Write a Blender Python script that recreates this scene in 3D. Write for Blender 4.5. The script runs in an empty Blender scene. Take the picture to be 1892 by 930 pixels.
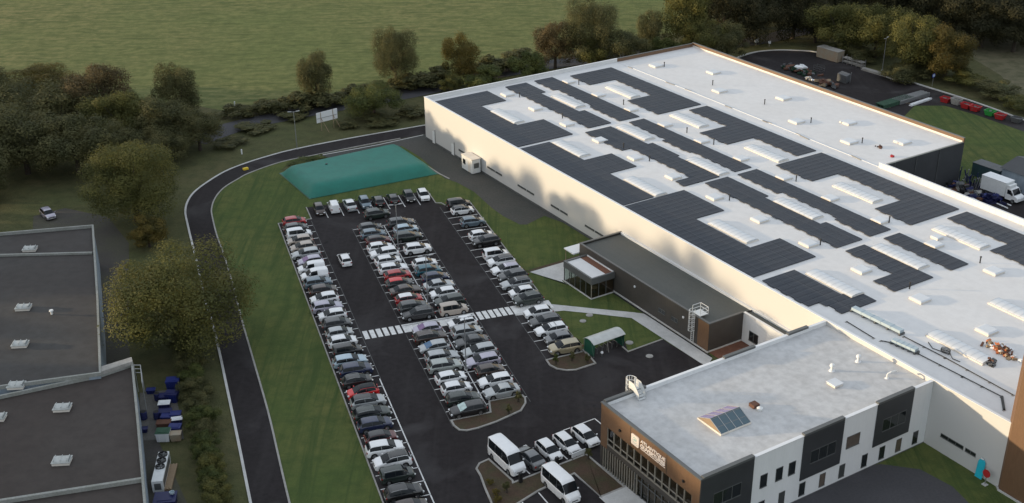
import bpy, bmesh, math, random
from math import sin, cos, radians, pi, sqrt, atan2
from mathutils import Vector, Matrix
random.seed(11)
scene = bpy.context.scene
COL = scene.collection

# ------------------------------------------------------------------ camera model
IMG_W, IMG_H = 1892.0, 930.0
FPX, PITCH, ROLL, CAM_H = 2181.19, radians(25.7273), radians(-0.73327), 76.728
def ground(px, py, z=0.0):
    """point of the horizontal plane z that was surveyed at photo pixel (px, py)"""
    X, Y = px - IMG_W/2, py - IMG_H/2
    c, s = cos(ROLL), sin(ROLL)
    u, v = (c*X + s*Y)/FPX, -(-s*X + c*Y)/FPX
    dy, dz = cos(PITCH) + v*sin(PITCH), -sin(PITCH) + v*cos(PITCH)
    t = (z - CAM_H)/dz
    return (u*t, dy*t)
# building frame (a along the long wall, b into the depth), car park frame (p along rows, q across)
BO = (-15.84, 208.55); BANG = radians(-58.357)
PO = (-10.87, 173.90); PANG = radians(-71.938)
def from_frame(o, ang, a, b):
    return (o[0] + a*cos(ang) - b*sin(ang), o[1] + a*sin(ang) + b*cos(ang))
def BW(a, b): return from_frame(BO, BANG, a, b)
def PW(p, q): return from_frame(PO, PANG, p, q)
def BL(px, py, z=0.0):
    x, y = ground(px, py, z); x -= BO[0]; y -= BO[1]
    return (x*cos(BANG) + y*sin(BANG), -x*sin(BANG) + y*cos(BANG))
def interp(tab, x):
    if x <= tab[0][0]: return tab[0][1]
    for (x0, y0), (x1, y1) in zip(tab, tab[1:]):
        if x <= x1: return y0 + (y1-y0)*(x-x0)/(x1-x0)
    return tab[-1][1]

# ------------------------------------------------------------------ mesh builder
class MB:
    def __init__(self): self.v = []; self.f = []; self.m = []; self.mi = 0
    def add(self, verts, faces):
        n = len(self.v); self.v += [tuple(p) for p in verts]
        for f in faces: self.f.append([i+n for i in f]); self.m.append(self.mi)
        return self
    def box(self, x0, x1, y0, y1, z0, z1):
        return self.add([(x0,y0,z0),(x1,y0,z0),(x1,y1,z0),(x0,y1,z0),(x0,y0,z1),(x1,y0,z1),(x1,y1,z1),(x0,y1,z1)],
            [(3,2,1,0),(4,5,6,7),(0,1,5,4),(1,2,6,5),(2,3,7,6),(3,0,4,7)])
    def obox(self, c, size, rz=0.0, rx=0.0, ry=0.0):
        M = Matrix.Translation(c) @ Matrix.Rotation(rz,4,'Z') @ Matrix.Rotation(ry,4,'Y') @ Matrix.Rotation(rx,4,'X')
        x,y,z = size[0]/2,size[1]/2,size[2]/2
        vs = [M @ Vector(p) for p in [(-x,-y,-z),(x,-y,-z),(x,y,-z),(-x,y,-z),(-x,-y,z),(x,-y,z),(x,y,z),(-x,y,z)]]
        return self.add(vs, [(3,2,1,0),(4,5,6,7),(0,1,5,4),(1,2,6,5),(2,3,7,6),(3,0,4,7)])
    def prism(self, poly, z0, z1, bottom=False):
        a = sum(poly[i][0]*poly[(i+1)%len(poly)][1]-poly[(i+1)%len(poly)][0]*poly[i][1] for i in range(len(poly)))
        if a < 0: poly = poly[::-1]
        n = len(poly)
        vs = [(x,y,z0) for x,y in poly] + [(x,y,z1) for x,y in poly]
        fs = [(i,(i+1)%n,(i+1)%n+n,i+n) for i in range(n)] + [tuple(range(n,2*n))]
        if bottom: fs.append(tuple(range(n-1,-1,-1)))
        return self.add(vs, fs)
    def sheet(self, poly, z):
        a = sum(poly[i][0]*poly[(i+1)%len(poly)][1]-poly[(i+1)%len(poly)][0]*poly[i][1] for i in range(len(poly)))
        if a < 0: poly = poly[::-1]
        return self.add([(x,y,z) for x,y in poly], [tuple(range(len(poly)))])
    def ribbon(self, pts, w, z0, z1, closed=False):
        """a flat band (kerb, line, wall) of width w that follows pts"""
        n = len(pts); L = []; R = []
        for i in range(n):
            p = pts[i]
            a = pts[i-1] if (i > 0 or closed) else None
            b = pts[(i+1)%n] if (i < n-1 or closed) else None
            d = Vector((0,0))
            for q0, q1 in ((a,p),(p,b)):
                if q0 is not None and q1 is not None:
                    e = Vector((q1[0]-q0[0], q1[1]-q0[1]))
                    if e.length: d += e.normalized()
            k = 1.0
            if a is not None and b is not None and d.length: k = 2.0/max(d.length,0.9)
            d = d.normalized() if d.length else Vector((1,0))
            nx, ny = -d.y*w/2*k, d.x*w/2*k
            L.append((p[0]+nx,p[1]+ny)); R.append((p[0]-nx,p[1]-ny))
        m = n if closed else n-1
        for i in range(m):
            j = (i+1)%n
            vs = [(*L[i],z0),(*R[i],z0),(*R[j],z0),(*L[j],z0),(*L[i],z1),(*R[i],z1),(*R[j],z1),(*L[j],z1)]
            fs = [(4,5,6,7),(1,2,6,5),(3,0,4,7)]
            if not closed and i == 0: fs.append((0,1,5,4))
            if not closed and i == m-1: fs.append((2,3,7,6))
            if z1-z0 < 0.02: fs = [(4,5,6,7)]
            self.add(vs, fs)
        return self
    def tube(self, p0, p1, r0, r1=None, n=8, cap=True):
        r1 = r0 if r1 is None else r1
        p0, p1 = Vector(p0), Vector(p1); d = (p1-p0).normalized()
        u = d.orthogonal().normalized(); w = d.cross(u)
        vs = []
        for p, r in ((p0,r0),(p1,r1)):
            for i in range(n):
                t = 2*pi*i/n; vs.append(p + u*(r*cos(t)) + w*(r*sin(t)))
        fs = [(i,(i+1)%n,(i+1)%n+n,i+n) for i in range(n)]
        if cap: fs += [tuple(range(n-1,-1,-1)), tuple(range(n,2*n))]
        return self.add(vs, fs)
    def path(self, pts, r, n=6):
        for a, b in zip(pts, pts[1:]): self.tube(a, b, r, r, n)
        return self
    def lathe(self, prof, c=(0,0,0), n=16):
        vs = []
        for r, z in prof:
            for i in range(n): vs.append((c[0]+r*cos(2*pi*i/n), c[1]+r*sin(2*pi*i/n), c[2]+z))
        fs = []
        for k in range(len(prof)-1):
            for i in range(n): fs.append((k*n+i, k*n+(i+1)%n, (k+1)*n+(i+1)%n, (k+1)*n+i))
        fs.append(tuple((len(prof)-1)*n+i for i in range(n)))
        return self.add(vs, fs)
    def grid(self, rows, wrap=False):
        n = len(rows[0]); vs = [p for r in rows for p in r]; fs = []
        for i in range(len(rows)-1):
            for j in range(n if wrap else n-1):
                k = (j+1)%n; fs.append((i*n+j, i*n+k, (i+1)*n+k, (i+1)*n+j))
        return self.add(vs, fs)
    def mesh(self, name, mats, smooth=0):
        me = bpy.data.meshes.new(name)
        me.from_pydata(self.v, [], self.f)
        if not isinstance(mats, (list,tuple)): mats = [mats]
        for m in mats: me.materials.append(m)
        if len(mats) > 1: me.polygons.foreach_set('material_index', self.m)
        if smooth:
            me.polygons.foreach_set('use_smooth', [True]*len(me.polygons))
            me.set_sharp_from_angle(angle=radians(smooth))
        me.update()
        return me
    def build(self, name, mats, parent=None, smooth=0, loc=None, rz=0.0):
        return link(name, self.mesh(name, mats, smooth), parent, loc, rz)
def link(name, me, parent=None, loc=None, rz=0.0):
    o = bpy.data.objects.new(name, me); COL.objects.link(o)
    if parent is not None: o.parent = parent
    if loc is not None: o.location = loc
    if rz: o.rotation_euler = (0,0,rz)
    return o
def empty(name, loc=(0,0,0), rz=0.0, label=None, cat=None, group=None):
    o = bpy.data.objects.new(name, None); COL.objects.link(o)
    o.empty_display_size = 0.2; o.location = loc; o.rotation_euler = (0,0,rz)
    if label: tag(o, label, cat, group)
    return o
def tag(o, label, cat, group=None):
    o['label'] = label; o['category'] = cat
    if group: o['group'] = group
    return o
def struct(o): o['kind'] = 'structure'; return o
def copy_tree(src, parent=None):
    c = src.copy(); COL.objects.link(c)
    if parent is not None: c.parent = parent
    for ch in src.children: copy_tree(ch, c)
    return c

# ------------------------------------------------------------------ materials
def mat(name, color, rough=0.6, metal=0.0, var=0.0, vscale=0.3, var2=0.0, v2scale=4.0, bump=0.0, bscale=20.0, coat=0.0,
        tint=None, spec=0.5, lines=None, coord='Object', trans=0.0, emit=None, stretch=None, detail=6.0):
    m = bpy.data.materials.new(name); m.use_nodes = True
    nt = m.node_tree; N = nt.nodes; Lk = nt.links; b = N['Principled BSDF']
    b.inputs['Roughness'].default_value = rough; b.inputs['Metallic'].default_value = metal
    b.inputs['Specular IOR Level'].default_value = spec
    b.inputs['Coat Weight'].default_value = coat; b.inputs['Coat Roughness'].default_value = 0.08
    if trans: b.inputs['Transmission Weight'].default_value = trans
    rgb = N.new('ShaderNodeRGB'); rgb.outputs[0].default_value = (*color, 1); out = rgb.outputs[0]
    tc = N.new('ShaderNodeTexCoord'); vec = tc.outputs[coord]
    if stretch:
        mp = N.new('ShaderNodeMapping'); mp.inputs['Scale'].default_value = stretch[:3]
        if len(stretch) > 3: mp.inputs['Rotation'].default_value = (0,0,stretch[3])
        Lk.new(vec, mp.inputs['Vector']); vec = mp.outputs[0]
    def noise(sc, dt=detail):
        n = N.new('ShaderNodeTexNoise'); n.inputs['Scale'].default_value = sc; n.inputs['Detail'].default_value = dt
        n.inputs['Roughness'].default_value = 0.6
        Lk.new(vec, n.inputs['Vector']); return n.outputs['Fac']
    def mixin(fac, colr, amount, lo=0.38, hi=0.66):
        nonlocal out
        r = N.new('ShaderNodeMapRange'); r.inputs[1].default_value = lo; r.inputs[2].default_value = hi
        r.inputs[4].default_value = amount; Lk.new(fac, r.inputs[0])
        x = N.new('ShaderNodeMix'); x.data_type = 'RGBA'; Lk.new(r.outputs[0], x.inputs[0]); Lk.new(out, x.inputs[6])
        x.inputs[7].default_value = (*colr, 1); out = x.outputs[2]
    if tint: mixin(noise(vscale), tint, var)
    elif var: mixin(noise(vscale), tuple(c*0.45 for c in color), var)
    if var2: mixin(noise(v2scale), tuple(c*0.4 for c in color), var2)
    if lines:   # (scale_x, scale_y, mortar, colour)
        bk = N.new('ShaderNodeTexBrick'); bk.offset = 0.0; bk.inputs['Scale'].default_value = 1.0
        bk.inputs['Brick Width'].default_value = lines[0]; bk.inputs['Row Height'].default_value = lines[1]
        bk.inputs['Mortar Size'].default_value = lines[2]; bk.inputs['Mortar Smooth'].default_value = 0.3
        bk.inputs['Color1'].default_value = (0,0,0,1); bk.inputs['Color2'].default_value = (0.12,0.12,0.12,1); bk.inputs['Mortar'].default_value = (1,1,1,1)
        Lk.new(tc.outputs[coord], bk.inputs['Vector'])
        x = N.new('ShaderNodeMix'); x.data_type = 'RGBA'; Lk.new(bk.outputs['Color'], x.inputs[0]); Lk.new(out, x.inputs[6])
        x.inputs[7].default_value = (*lines[3], 1); out = x.outputs[2]
    Lk.new(out, b.inputs['Base Color'])
    if bump:
        bp = N.new('ShaderNodeBump'); bp.inputs['Strength'].default_value = bump; bp.inputs['Distance'].default_value = 0.05
        Lk.new(noise(bscale, 8), bp.inputs['Height']); Lk.new(bp.outputs[0], b.inputs['Normal'])
    if emit:
        b.inputs['Emission Color'].default_value = (*emit[:3],1); b.inputs['Emission Strength'].default_value = emit[3]
    return m
M = {}
def asphalt_mat():
    m = mat('asphalt', (0.023,0.0195,0.0205), 0.9, var=0.6, vscale=0.05, var2=0.4, v2scale=1.3, bump=0.3, bscale=14, tint=(0.034,0.031,0.033), spec=0.2)
    nt = m.node_tree; N = nt.nodes; Lk = nt.links; b = N['Principled BSDF']; src = b.inputs['Base Color'].links[0].from_socket
    tc = N.new('ShaderNodeTexCoord')
    def layer(src, sc, lo, hi, amt, col, dist, stretch=None):        # dust smears, oil spots, sealed cracks
        n = N.new('ShaderNodeTexNoise'); n.inputs['Scale'].default_value = sc; n.inputs['Detail'].default_value = 6; n.inputs['Distortion'].default_value = dist
        v = tc.outputs['Object']
        if stretch:
            mp = N.new('ShaderNodeMapping'); mp.inputs['Scale'].default_value = stretch[:3]; mp.inputs['Rotation'].default_value = (0,0,stretch[3]); Lk.new(v, mp.inputs[0]); v = mp.outputs[0]
        Lk.new(v, n.inputs['Vector'])
        r = N.new('ShaderNodeMapRange'); r.inputs[1].default_value = lo; r.inputs[2].default_value = hi; r.inputs[4].default_value = amt; Lk.new(n.outputs['Fac'], r.inputs[0])
        x = N.new('ShaderNodeMix'); x.data_type = 'RGBA'; Lk.new(r.outputs[0], x.inputs[0]); Lk.new(src, x.inputs[6]); x.inputs[7].default_value = (*col,1); return x.outputs[2]
    src = layer(src, 0.09, 0.54, 0.74, 0.6, (0.080,0.076,0.078), 0.8)
    src = layer(src, 0.5, 0.66, 0.74, 0.6, (0.010,0.010,0.011), 0.4)
    src = layer(src, 0.22, 0.52, 0.72, 0.3, (0.048,0.044,0.044), 0.3, (3.0,0.18,1,1.255))
    Lk.new(src, b.inputs['Base Color']); return m
M['asphalt'] = asphalt_mat()
M['worn_paint'] = mat('worn thin paint', (0.10,0.10,0.10), 0.8, var=0.8, vscale=0.8, tint=(0.03,0.03,0.03))
M['asphalt_old'] = mat('worn asphalt', (0.05,0.05,0.056), 0.85, var=0.6, vscale=0.08, tint=(0.075,0.075,0.085), var2=0.3, bump=0.3, bscale=9)
M['gravel'] = mat('fine gravel', (0.048,0.052,0.048), 0.9, var=0.6, vscale=0.12, tint=(0.075,0.072,0.066), var2=0.4, v2scale=3, bump=0.5, bscale=18)
M['concrete'] = mat('concrete', (0.55,0.55,0.54), 0.8, var=0.35, vscale=0.5, var2=0.2, v2scale=6, bump=0.2)
M['kerb'] = mat('kerb concrete', (0.36,0.35,0.33), 0.85, var=0.5, vscale=0.8, var2=0.3)
M['paint'] = mat('road paint', (0.78,0.78,0.77), 0.7, var=0.4, vscale=1.6, var2=0.35, v2scale=9)
M['drive'] = mat('dusty drive', (0.060,0.054,0.050), 0.9, var=0.7, vscale=0.15, tint=(0.075,0.078,0.045), var2=0.4, bump=0.3)
M['soil'] = mat('mulch soil', (0.075,0.045,0.028), 0.95, var=0.7, vscale=0.6, tint=(0.05,0.055,0.022), var2=0.5, v2scale=5, bump=0.9, bscale=9)
M['yellow'] = mat('yellow paint', (0.7,0.5,0.03), 0.6)

def grass_mat(name, c1, c2, c3, big, fine, ridge=None, bump=0.8):
    m = bpy.data.materials.new(name); m.use_nodes = True
    nt = m.node_tree; N = nt.nodes; Lk = nt.links; b = N['Principled BSDF']
    b.inputs['Roughness'].default_value = 0.95; b.inputs['Specular IOR Level'].default_value = 0.15
    tc = N.new('ShaderNodeTexCoord')
    def noise(sc, d=8, dist=0.0, stretch=None):
        n = N.new('ShaderNodeTexNoise'); n.inputs['Scale'].default_value = sc; n.inputs['Detail'].default_value = d
        n.inputs['Roughness'].default_value = 0.65; n.inputs['Distortion'].default_value = dist
        v = tc.outputs['Object']
        if stretch:
            mp = N.new('ShaderNodeMapping'); mp.inputs['Scale'].default_value = stretch[0]; mp.inputs['Rotation'].default_value = (0,0,stretch[1])
            Lk.new(v, mp.inputs[0]); v = mp.outputs[0]
        Lk.new(v, n.inputs['Vector']); return n
    def ramp(src, lo, hi):
        r = N.new('ShaderNodeMapRange'); r.inputs[1].default_value = lo; r.inputs[2].default_value = hi; Lk.new(src, r.inputs[0]); return r.outputs[0]
    def mix(f, a, bb):
        x = N.new('ShaderNodeMix'); x.data_type = 'RGBA'; Lk.new(f, x.inputs[0])
        for k, s in ((6,a),(7,bb)):
            if isinstance(s, tuple): x.inputs[k].default_value = (*s,1)
            else: Lk.new(s, x.inputs[k])
        return x.outputs[2]
    o = mix(ramp(noise(big).outputs['Fac'],0.35,0.68), c1, c2)
    o = mix(ramp(noise(fine, 10).outputs['Fac'],0.42,0.72), o, c3)
    h = noise(fine*6, 10).outputs['Fac']
    if ridge:
        rn = noise(ridge[0], 6, 0.6, (ridge[1], ridge[2])).outputs['Fac']
        o = mix(ramp(rn,0.46,0.66), o, c3)
        ad = N.new('ShaderNodeMath'); ad.operation = 'ADD'; Lk.new(h, ad.inputs[0])
        ml = N.new('ShaderNodeMath'); ml.operation = 'MULTIPLY'; ml.inputs[1].default_value = ridge[3]; Lk.new(rn, ml.inputs[0])
        Lk.new(ml.outputs[0], ad.inputs[1]); h = ad.outputs[0]
    Lk.new(o, b.inputs['Base Color'])
    bp = N.new('ShaderNodeBump'); bp.inputs['Strength'].default_value = bump; bp.inputs['Distance'].default_value = 0.25
    Lk.new(h, bp.inputs['Height']); Lk.new(bp.outputs[0], b.inputs['Normal'])
    return m
M['rough_grass'] = grass_mat('rough grass', (0.080,0.090,0.038), (0.105,0.094,0.048), (0.055,0.062,0.028), 0.06, 0.5)
M['lawn'] = grass_mat('mown lawn', (0.074,0.106,0.031), (0.118,0.124,0.042), (0.052,0.079,0.025), 0.07, 0.5, ridge=(0.9,(1.0,0.06,1),1.255,0.5), bump=0.6)
M['meadow'] = grass_mat('pasture', (0.125,0.158,0.054), (0.200,0.188,0.080), (0.076,0.100,0.034), 0.012, 0.5,
                        (0.30,(0.50,1.9,1), radians(-7), 1.7), 1.0)
M['dry_field'] = grass_mat('dry field', (0.12,0.115,0.07), (0.16,0.14,0.09), (0.07,0.075,0.04), 0.04, 0.4)

M['white_wall'] = mat('white cladding', (0.69,0.69,0.68), 0.5, var=0.10, vscale=0.25, var2=0.06, v2scale=3, lines=(1.0,30.0,0.03,(0.54,0.54,0.53)), stretch=(1,1,0.15))
M['white_render'] = mat('white render', (0.74,0.76,0.77), 0.75, var=0.14, vscale=0.4, var2=0.06, bump=0.08, stretch=(1,1,0.2))
M['roof_white'] = mat('white membrane', (0.68,0.68,0.68), 0.55, var=0.28, vscale=0.10, tint=(0.58,0.565,0.55), var2=0.12, v2scale=0.9,
                      lines=(60.0,1.6,0.018,(0.60,0.60,0.60)))
M['roof_office'] = mat('pale membrane', (0.545,0.55,0.555), 0.6, var=0.45, vscale=0.16, tint=(0.42,0.41,0.40), var2=0.35, v2scale=1.1,
                       lines=(1.7,60.0,0.014,(0.47,0.48,0.49)))
M['roof_dark'] = mat('dark bitumen roof', (0.075,0.082,0.078), 0.75, var=0.5, vscale=0.2, tint=(0.10,0.105,0.10), var2=0.2, lines=(60.0,1.1,0.02,(0.06,0.065,0.062)))
M['roof_red_brown'] = mat('brown bitumen roof', (0.042,0.032,0.028), 0.85, var=0.9, vscale=0.07, tint=(0.052,0.044,0.040), var2=0.4, v2scale=0.8, lines=(60.0,1.05,0.018,(0.040,0.033,0.030)))
M['roof_brown'] = mat('weathered bitumen roof', (0.043,0.038,0.036), 0.85, var=0.9, vscale=0.07, tint=(0.056,0.057,0.056), var2=0.4, v2scale=0.8, lines=(60.0,1.05,0.018,(0.046,0.042,0.040)))
M['trim_white'] = mat('white metal trim', (0.72,0.74,0.76), 0.4, var=0.12, vscale=0.8)
M['trim_grey'] = mat('grey metal trim', (0.10,0.105,0.105), 0.45, var=0.2, vscale=0.8)
M['coping_pale'] = mat('weathered coping', (0.29,0.30,0.285), 0.75, var=0.7, vscale=0.7, tint=(0.22,0.23,0.20), var2=0.4, v2scale=5)
M['wall_blue_grey'] = mat('blue grey cladding', (0.30,0.36,0.42), 0.55, var=0.5, vscale=0.5, lines=(0.5,30.0,0.03,(0.22,0.27,0.32)))
M['cladding_dark'] = mat('dark anthracite cladding', (0.040,0.043,0.048), 0.5, var=0.3, vscale=0.6, lines=(0.45,30.0,0.02,(0.026,0.028,0.032)))
M['cladding_brown'] = mat('dark brown cladding', (0.060,0.055,0.050), 0.6, var=0.4, vscale=0.5, lines=(0.4,30.0,0.02,(0.04,0.037,0.034)))
M['wood'] = mat('timber cladding', (0.165,0.095,0.052), 0.6, var=0.55, vscale=1.2, tint=(0.16,0.085,0.042), var2=0.3, v2scale=8, stretch=(1,1,0.15), lines=(0.14,30.0,0.012,(0.10,0.055,0.03)))
M['tile_red'] = mat('red brown gravel', (0.20,0.085,0.050), 0.85, var=0.5, vscale=1.5, var2=0.5, v2scale=9, bump=0.4)
M['slat'] = mat('pale slats', (0.27,0.25,0.21), 0.6, var=0.3, vscale=1.0)
M['solar'] = mat('solar cell glass', (0.029,0.036,0.049), 0.5, var=0.5, vscale=0.35, tint=(0.040,0.042,0.052), lines=(1.14,1.72,0.035,(0.068,0.075,0.088)), spec=0.2)
M['frame_alu'] = mat('aluminium frame', (0.055,0.055,0.06), 0.4, metal=0.4)
M['dome'] = mat('frosted polycarbonate', (0.62,0.65,0.68), 0.3, var=0.12, vscale=1.0, coat=0.3)
M['rib_grey'] = mat('rib aluminium', (0.50,0.53,0.56), 0.5, var=0.1)
M['shelter_sheet'] = mat('cloudy roof sheet', (0.48,0.50,0.49), 0.35, var=0.3, vscale=1.0)
M['old_dome'] = mat('aged polycarbonate', (0.42,0.44,0.43), 0.4, var=0.4, vscale=1.5)
M['upstand'] = mat('upstand sheet', (0.70,0.66,0.60), 0.5, var=0.2, vscale=1.0)
M['glass'] = mat('dark window glass', (0.012,0.016,0.018), 0.06, spec=0.7, var=0.4, vscale=0.8, tint=(0.03,0.035,0.035))
M['blind'] = mat('window with drawn blind', (0.13,0.105,0.085), 0.25, spec=0.6, var=0.4, vscale=1.5, coat=0.6)
M['glass_pale'] = mat('grey window glass', (0.06,0.065,0.065), 0.2, spec=0.5)
M['glass_blue'] = mat('tinted roof glass', (0.035,0.085,0.115), 0.08, spec=0.8, lines=(0.95,30.0,0.04,(0.12,0.13,0.13)))
M['glass_lilac'] = mat('lilac roof glass', (0.22,0.17,0.34), 0.12, spec=0.8, lines=(0.95,30.0,0.04,(0.3,0.28,0.32)))
def clear_glass():
    m = bpy.data.materials.new('clear glazing'); m.use_nodes = True
    nt = m.node_tree; N = nt.nodes; nt.nodes.remove(N['Principled BSDF'])
    g = N.new('ShaderNodeBsdfGlossy'); g.inputs['Roughness'].default_value = 0.05
    t = N.new('ShaderNodeBsdfTransparent'); t.inputs['Color'].default_value = (0.72,0.78,0.74,1)
    x = N.new('ShaderNodeMixShader'); fr = N.new('ShaderNodeFresnel'); fr.inputs['IOR'].default_value = 1.6
    nt.links.new(fr.outputs[0], x.inputs[0]); nt.links.new(t.outputs[0], x.inputs[1]); nt.links.new(g.outputs[0], x.inputs[2])
    nt.links.new(x.outputs[0], N['Material Output'].inputs['Surface']); return m
M['glazing'] = clear_glass()
M['steel'] = mat('galvanised steel', (0.42,0.43,0.44), 0.4, metal=0.7, var=0.3, vscale=3)
M['steel_white'] = mat('white painted steel', (0.70,0.72,0.72), 0.4, var=0.15, vscale=2)
M['black'] = mat('black plastic', (0.012,0.012,0.013), 0.5)
M['rubber'] = mat('tyre rubber', (0.014,0.014,0.014), 0.8)
M['rim'] = mat('wheel alloy', (0.32,0.33,0.34), 0.3, metal=0.8)
M['tail_red'] = mat('red lens', (0.22,0.006,0.006), 0.2, coat=0.5)
M['lamp_clear'] = mat('clear lens', (0.62,0.64,0.66), 0.12, coat=0.6)
M['plate'] = mat('number plate', (0.60,0.60,0.58), 0.4)
M['car_glass'] = mat('car glass', (0.010,0.013,0.016), 0.08, spec=0.22)
M['tank_green'] = mat('green tank fabric', (0.004,0.150,0.112), 0.55, var=0.5, vscale=0.18, tint=(0.008,0.185,0.142), var2=0.25, v2scale=0.6, bump=0.5, bscale=0.9, lines=(2.6,60.0,0.03,(0.006,0.14,0.105)))
M['green_paint'] = mat('green paint', (0.006,0.075,0.048), 0.45, var=0.3, vscale=2)
M['red_paint'] = mat('red paint', (0.42,0.022,0.026), 0.5, var=0.35, vscale=1.5)
M['bright_green'] = mat('bright green paint', (0.03,0.30,0.055), 0.5, var=0.3, vscale=1.5)
M['blue_plastic'] = mat('blue plastic', (0.013,0.024,0.15), 0.45, var=0.3, vscale=3)
M['navy_plastic'] = mat('navy plastic', (0.012,0.016,0.085), 0.5, var=0.3, vscale=3)
M['cyan'] = mat('turquoise panel', (0.015,0.45,0.58), 0.5, var=0.15, vscale=2)
M['rust'] = mat('rusty brown', (0.12,0.055,0.035), 0.85, var=0.5, vscale=2)
M['timber_raw'] = mat('raw timber', (0.30,0.22,0.14), 0.8, var=0.5, vscale=2.5, stretch=(0.4,4,4))
M['beige_sheet'] = mat('beige sheet metal', (0.30,0.27,0.21), 0.6, var=0.5, vscale=0.8, tint=(0.34,0.20,0.11))
M['net_green'] = mat('green mesh', (0.03,0.085,0.05), 0.8, var=0.5, vscale=2)
M['tarp_grey'] = mat('grey tarpaulin', (0.10,0.105,0.11), 0.6, var=0.5, vscale=1)
M['sign_white'] = mat('sign white', (0.72,0.74,0.76), 0.4, var=0.1)
M['sign_letter'] = mat('lit sign letters', (0.70,0.62,0.55), 0.4, emit=(1.0,0.82,0.68,0.10))
M['sign_mint'] = mat('mint emblem paint', (0.30,0.55,0.52), 0.5)
M['sign_blue'] = mat('blue sign face', (0.03,0.05,0.35), 0.4)
M['orange'] = mat('orange debris', (0.55,0.17,0.06), 0.7, var=0.4, vscale=3)
M['tank_pale'] = mat('pale blue duct', (0.40,0.49,0.54), 0.4, var=0.2, vscale=1)
M['inside'] = mat('interior timber', (0.13,0.085,0.055), 0.8, var=0.6, vscale=1.2)

# ------------------------------------------------------------------ camera, light
cam = bpy.data.cameras.new('camera'); co = bpy.data.objects.new('camera', cam); COL.objects.link(co)
cam.sensor_fit = 'HORIZONTAL'; cam.sensor_width = 36.0; cam.lens = FPX/IMG_W*36.0
cam.clip_start = 1.0; cam.clip_end = 6000.0
Fw = Vector((0,cos(PITCH),-sin(PITCH))); R0 = Vector((1,0,0)); U0 = Vector((0,sin(PITCH),cos(PITCH)))
c, s = cos(ROLL), sin(ROLL)
Rt, Ut = R0*c + U0*s, -R0*s + U0*c
mw = Matrix((Rt, Ut, -Fw)).transposed().to_4x4(); mw.translation = (0,0,CAM_H)
co.matrix_world = mw
scene.camera = co

SUN_DIR = Vector((-0.992,0.09,0)).normalized(); SUN_EL = radians(6.2)
sd = Vector((SUN_DIR.x*cos(SUN_EL), SUN_DIR.y*cos(SUN_EL), sin(SUN_EL)))
sun = bpy.data.lights.new('sun','SUN'); so = bpy.data.objects.new('sun',sun); COL.objects.link(so)
sun.energy = 3.4; sun.angle = radians(1.0); sun.color = (1.0,0.77,0.49)
so.rotation_euler = sd.to_track_quat('Z','Y').to_euler(); so.location = (-200,0,120)
w = bpy.data.worlds.new('World'); scene.world = w; w.use_nodes = True
nt = w.node_tree; bg = nt.nodes['Background']
sky = nt.nodes.new('ShaderNodeTexSky'); sky.sky_type = 'NISHITA'; sky.sun_disc = False
sky.sun_elevation = SUN_EL; sky.sun_rotation = atan2(SUN_DIR.x, SUN_DIR.y)
sky.air_density = 1.0; sky.dust_density = 2.5; sky.ozone_density = 0.8
wtc = nt.nodes.new('ShaderNodeTexCoord'); cn_ = nt.nodes.new('ShaderNodeTexNoise')      # broken evening cloud over the clear sky
cn_.inputs['Scale'].default_value = 2.2; cn_.inputs['Detail'].default_value = 6; nt.links.new(wtc.outputs['Generated'], cn_.inputs['Vector'])
cr_ = nt.nodes.new('ShaderNodeMapRange'); cr_.inputs[1].default_value = 0.30; cr_.inputs[2].default_value = 0.58; cr_.inputs[4].default_value = 0.9
nt.links.new(cn_.outputs['Fac'], cr_.inputs[0])
cm_ = nt.nodes.new('ShaderNodeMix'); cm_.data_type = 'RGBA'; nt.links.new(cr_.outputs[0], cm_.inputs[0]); nt.links.new(sky.outputs[0], cm_.inputs[6])
cm_.inputs[7].default_value = (4.1, 4.4, 4.8, 1)
nt.links.new(cm_.outputs[2], bg.inputs[0]); bg.inputs[1].default_value = 0.15
vs = scene.view_settings; vs.view_transform = 'Standard'; vs.look = 'None'; vs.gamma = 1.0; vs.use_curve_mapping = False
vs.exposure = 0.70
scene.cycles.max_bounces = 6; scene.cycles.use_denoising = True
scene.cycles.sample_clamp_indirect = 6.0

# ------------------------------------------------------------------ ground
def G(pts, z=0.0): return [ground(x, y, z) for x, y in pts]
def smooth_line(pts, k=3):
    """Catmull-Rom through the surveyed points"""
    out = []
    for i in range(len(pts)-1):
        p0, p1, p2, p3 = pts[max(i-1,0)], pts[i], pts[i+1], pts[min(i+2,len(pts)-1)]
        for j in range(k):
            t = j/k
            out.append(tuple(0.5*((2*p1[a]) + (-p0[a]+p2[a])*t + (2*p0[a]-5*p1[a]+4*p2[a]-p3[a])*t*t + (-p0[a]+3*p1[a]-3*p2[a]+p3[a])*t**3) for a in (0,1)))
    out.append(pts[-1]); return out
def sheet(name, poly, z, m): return struct(MB().sheet(poly, z).build(name, M[m]))

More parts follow.
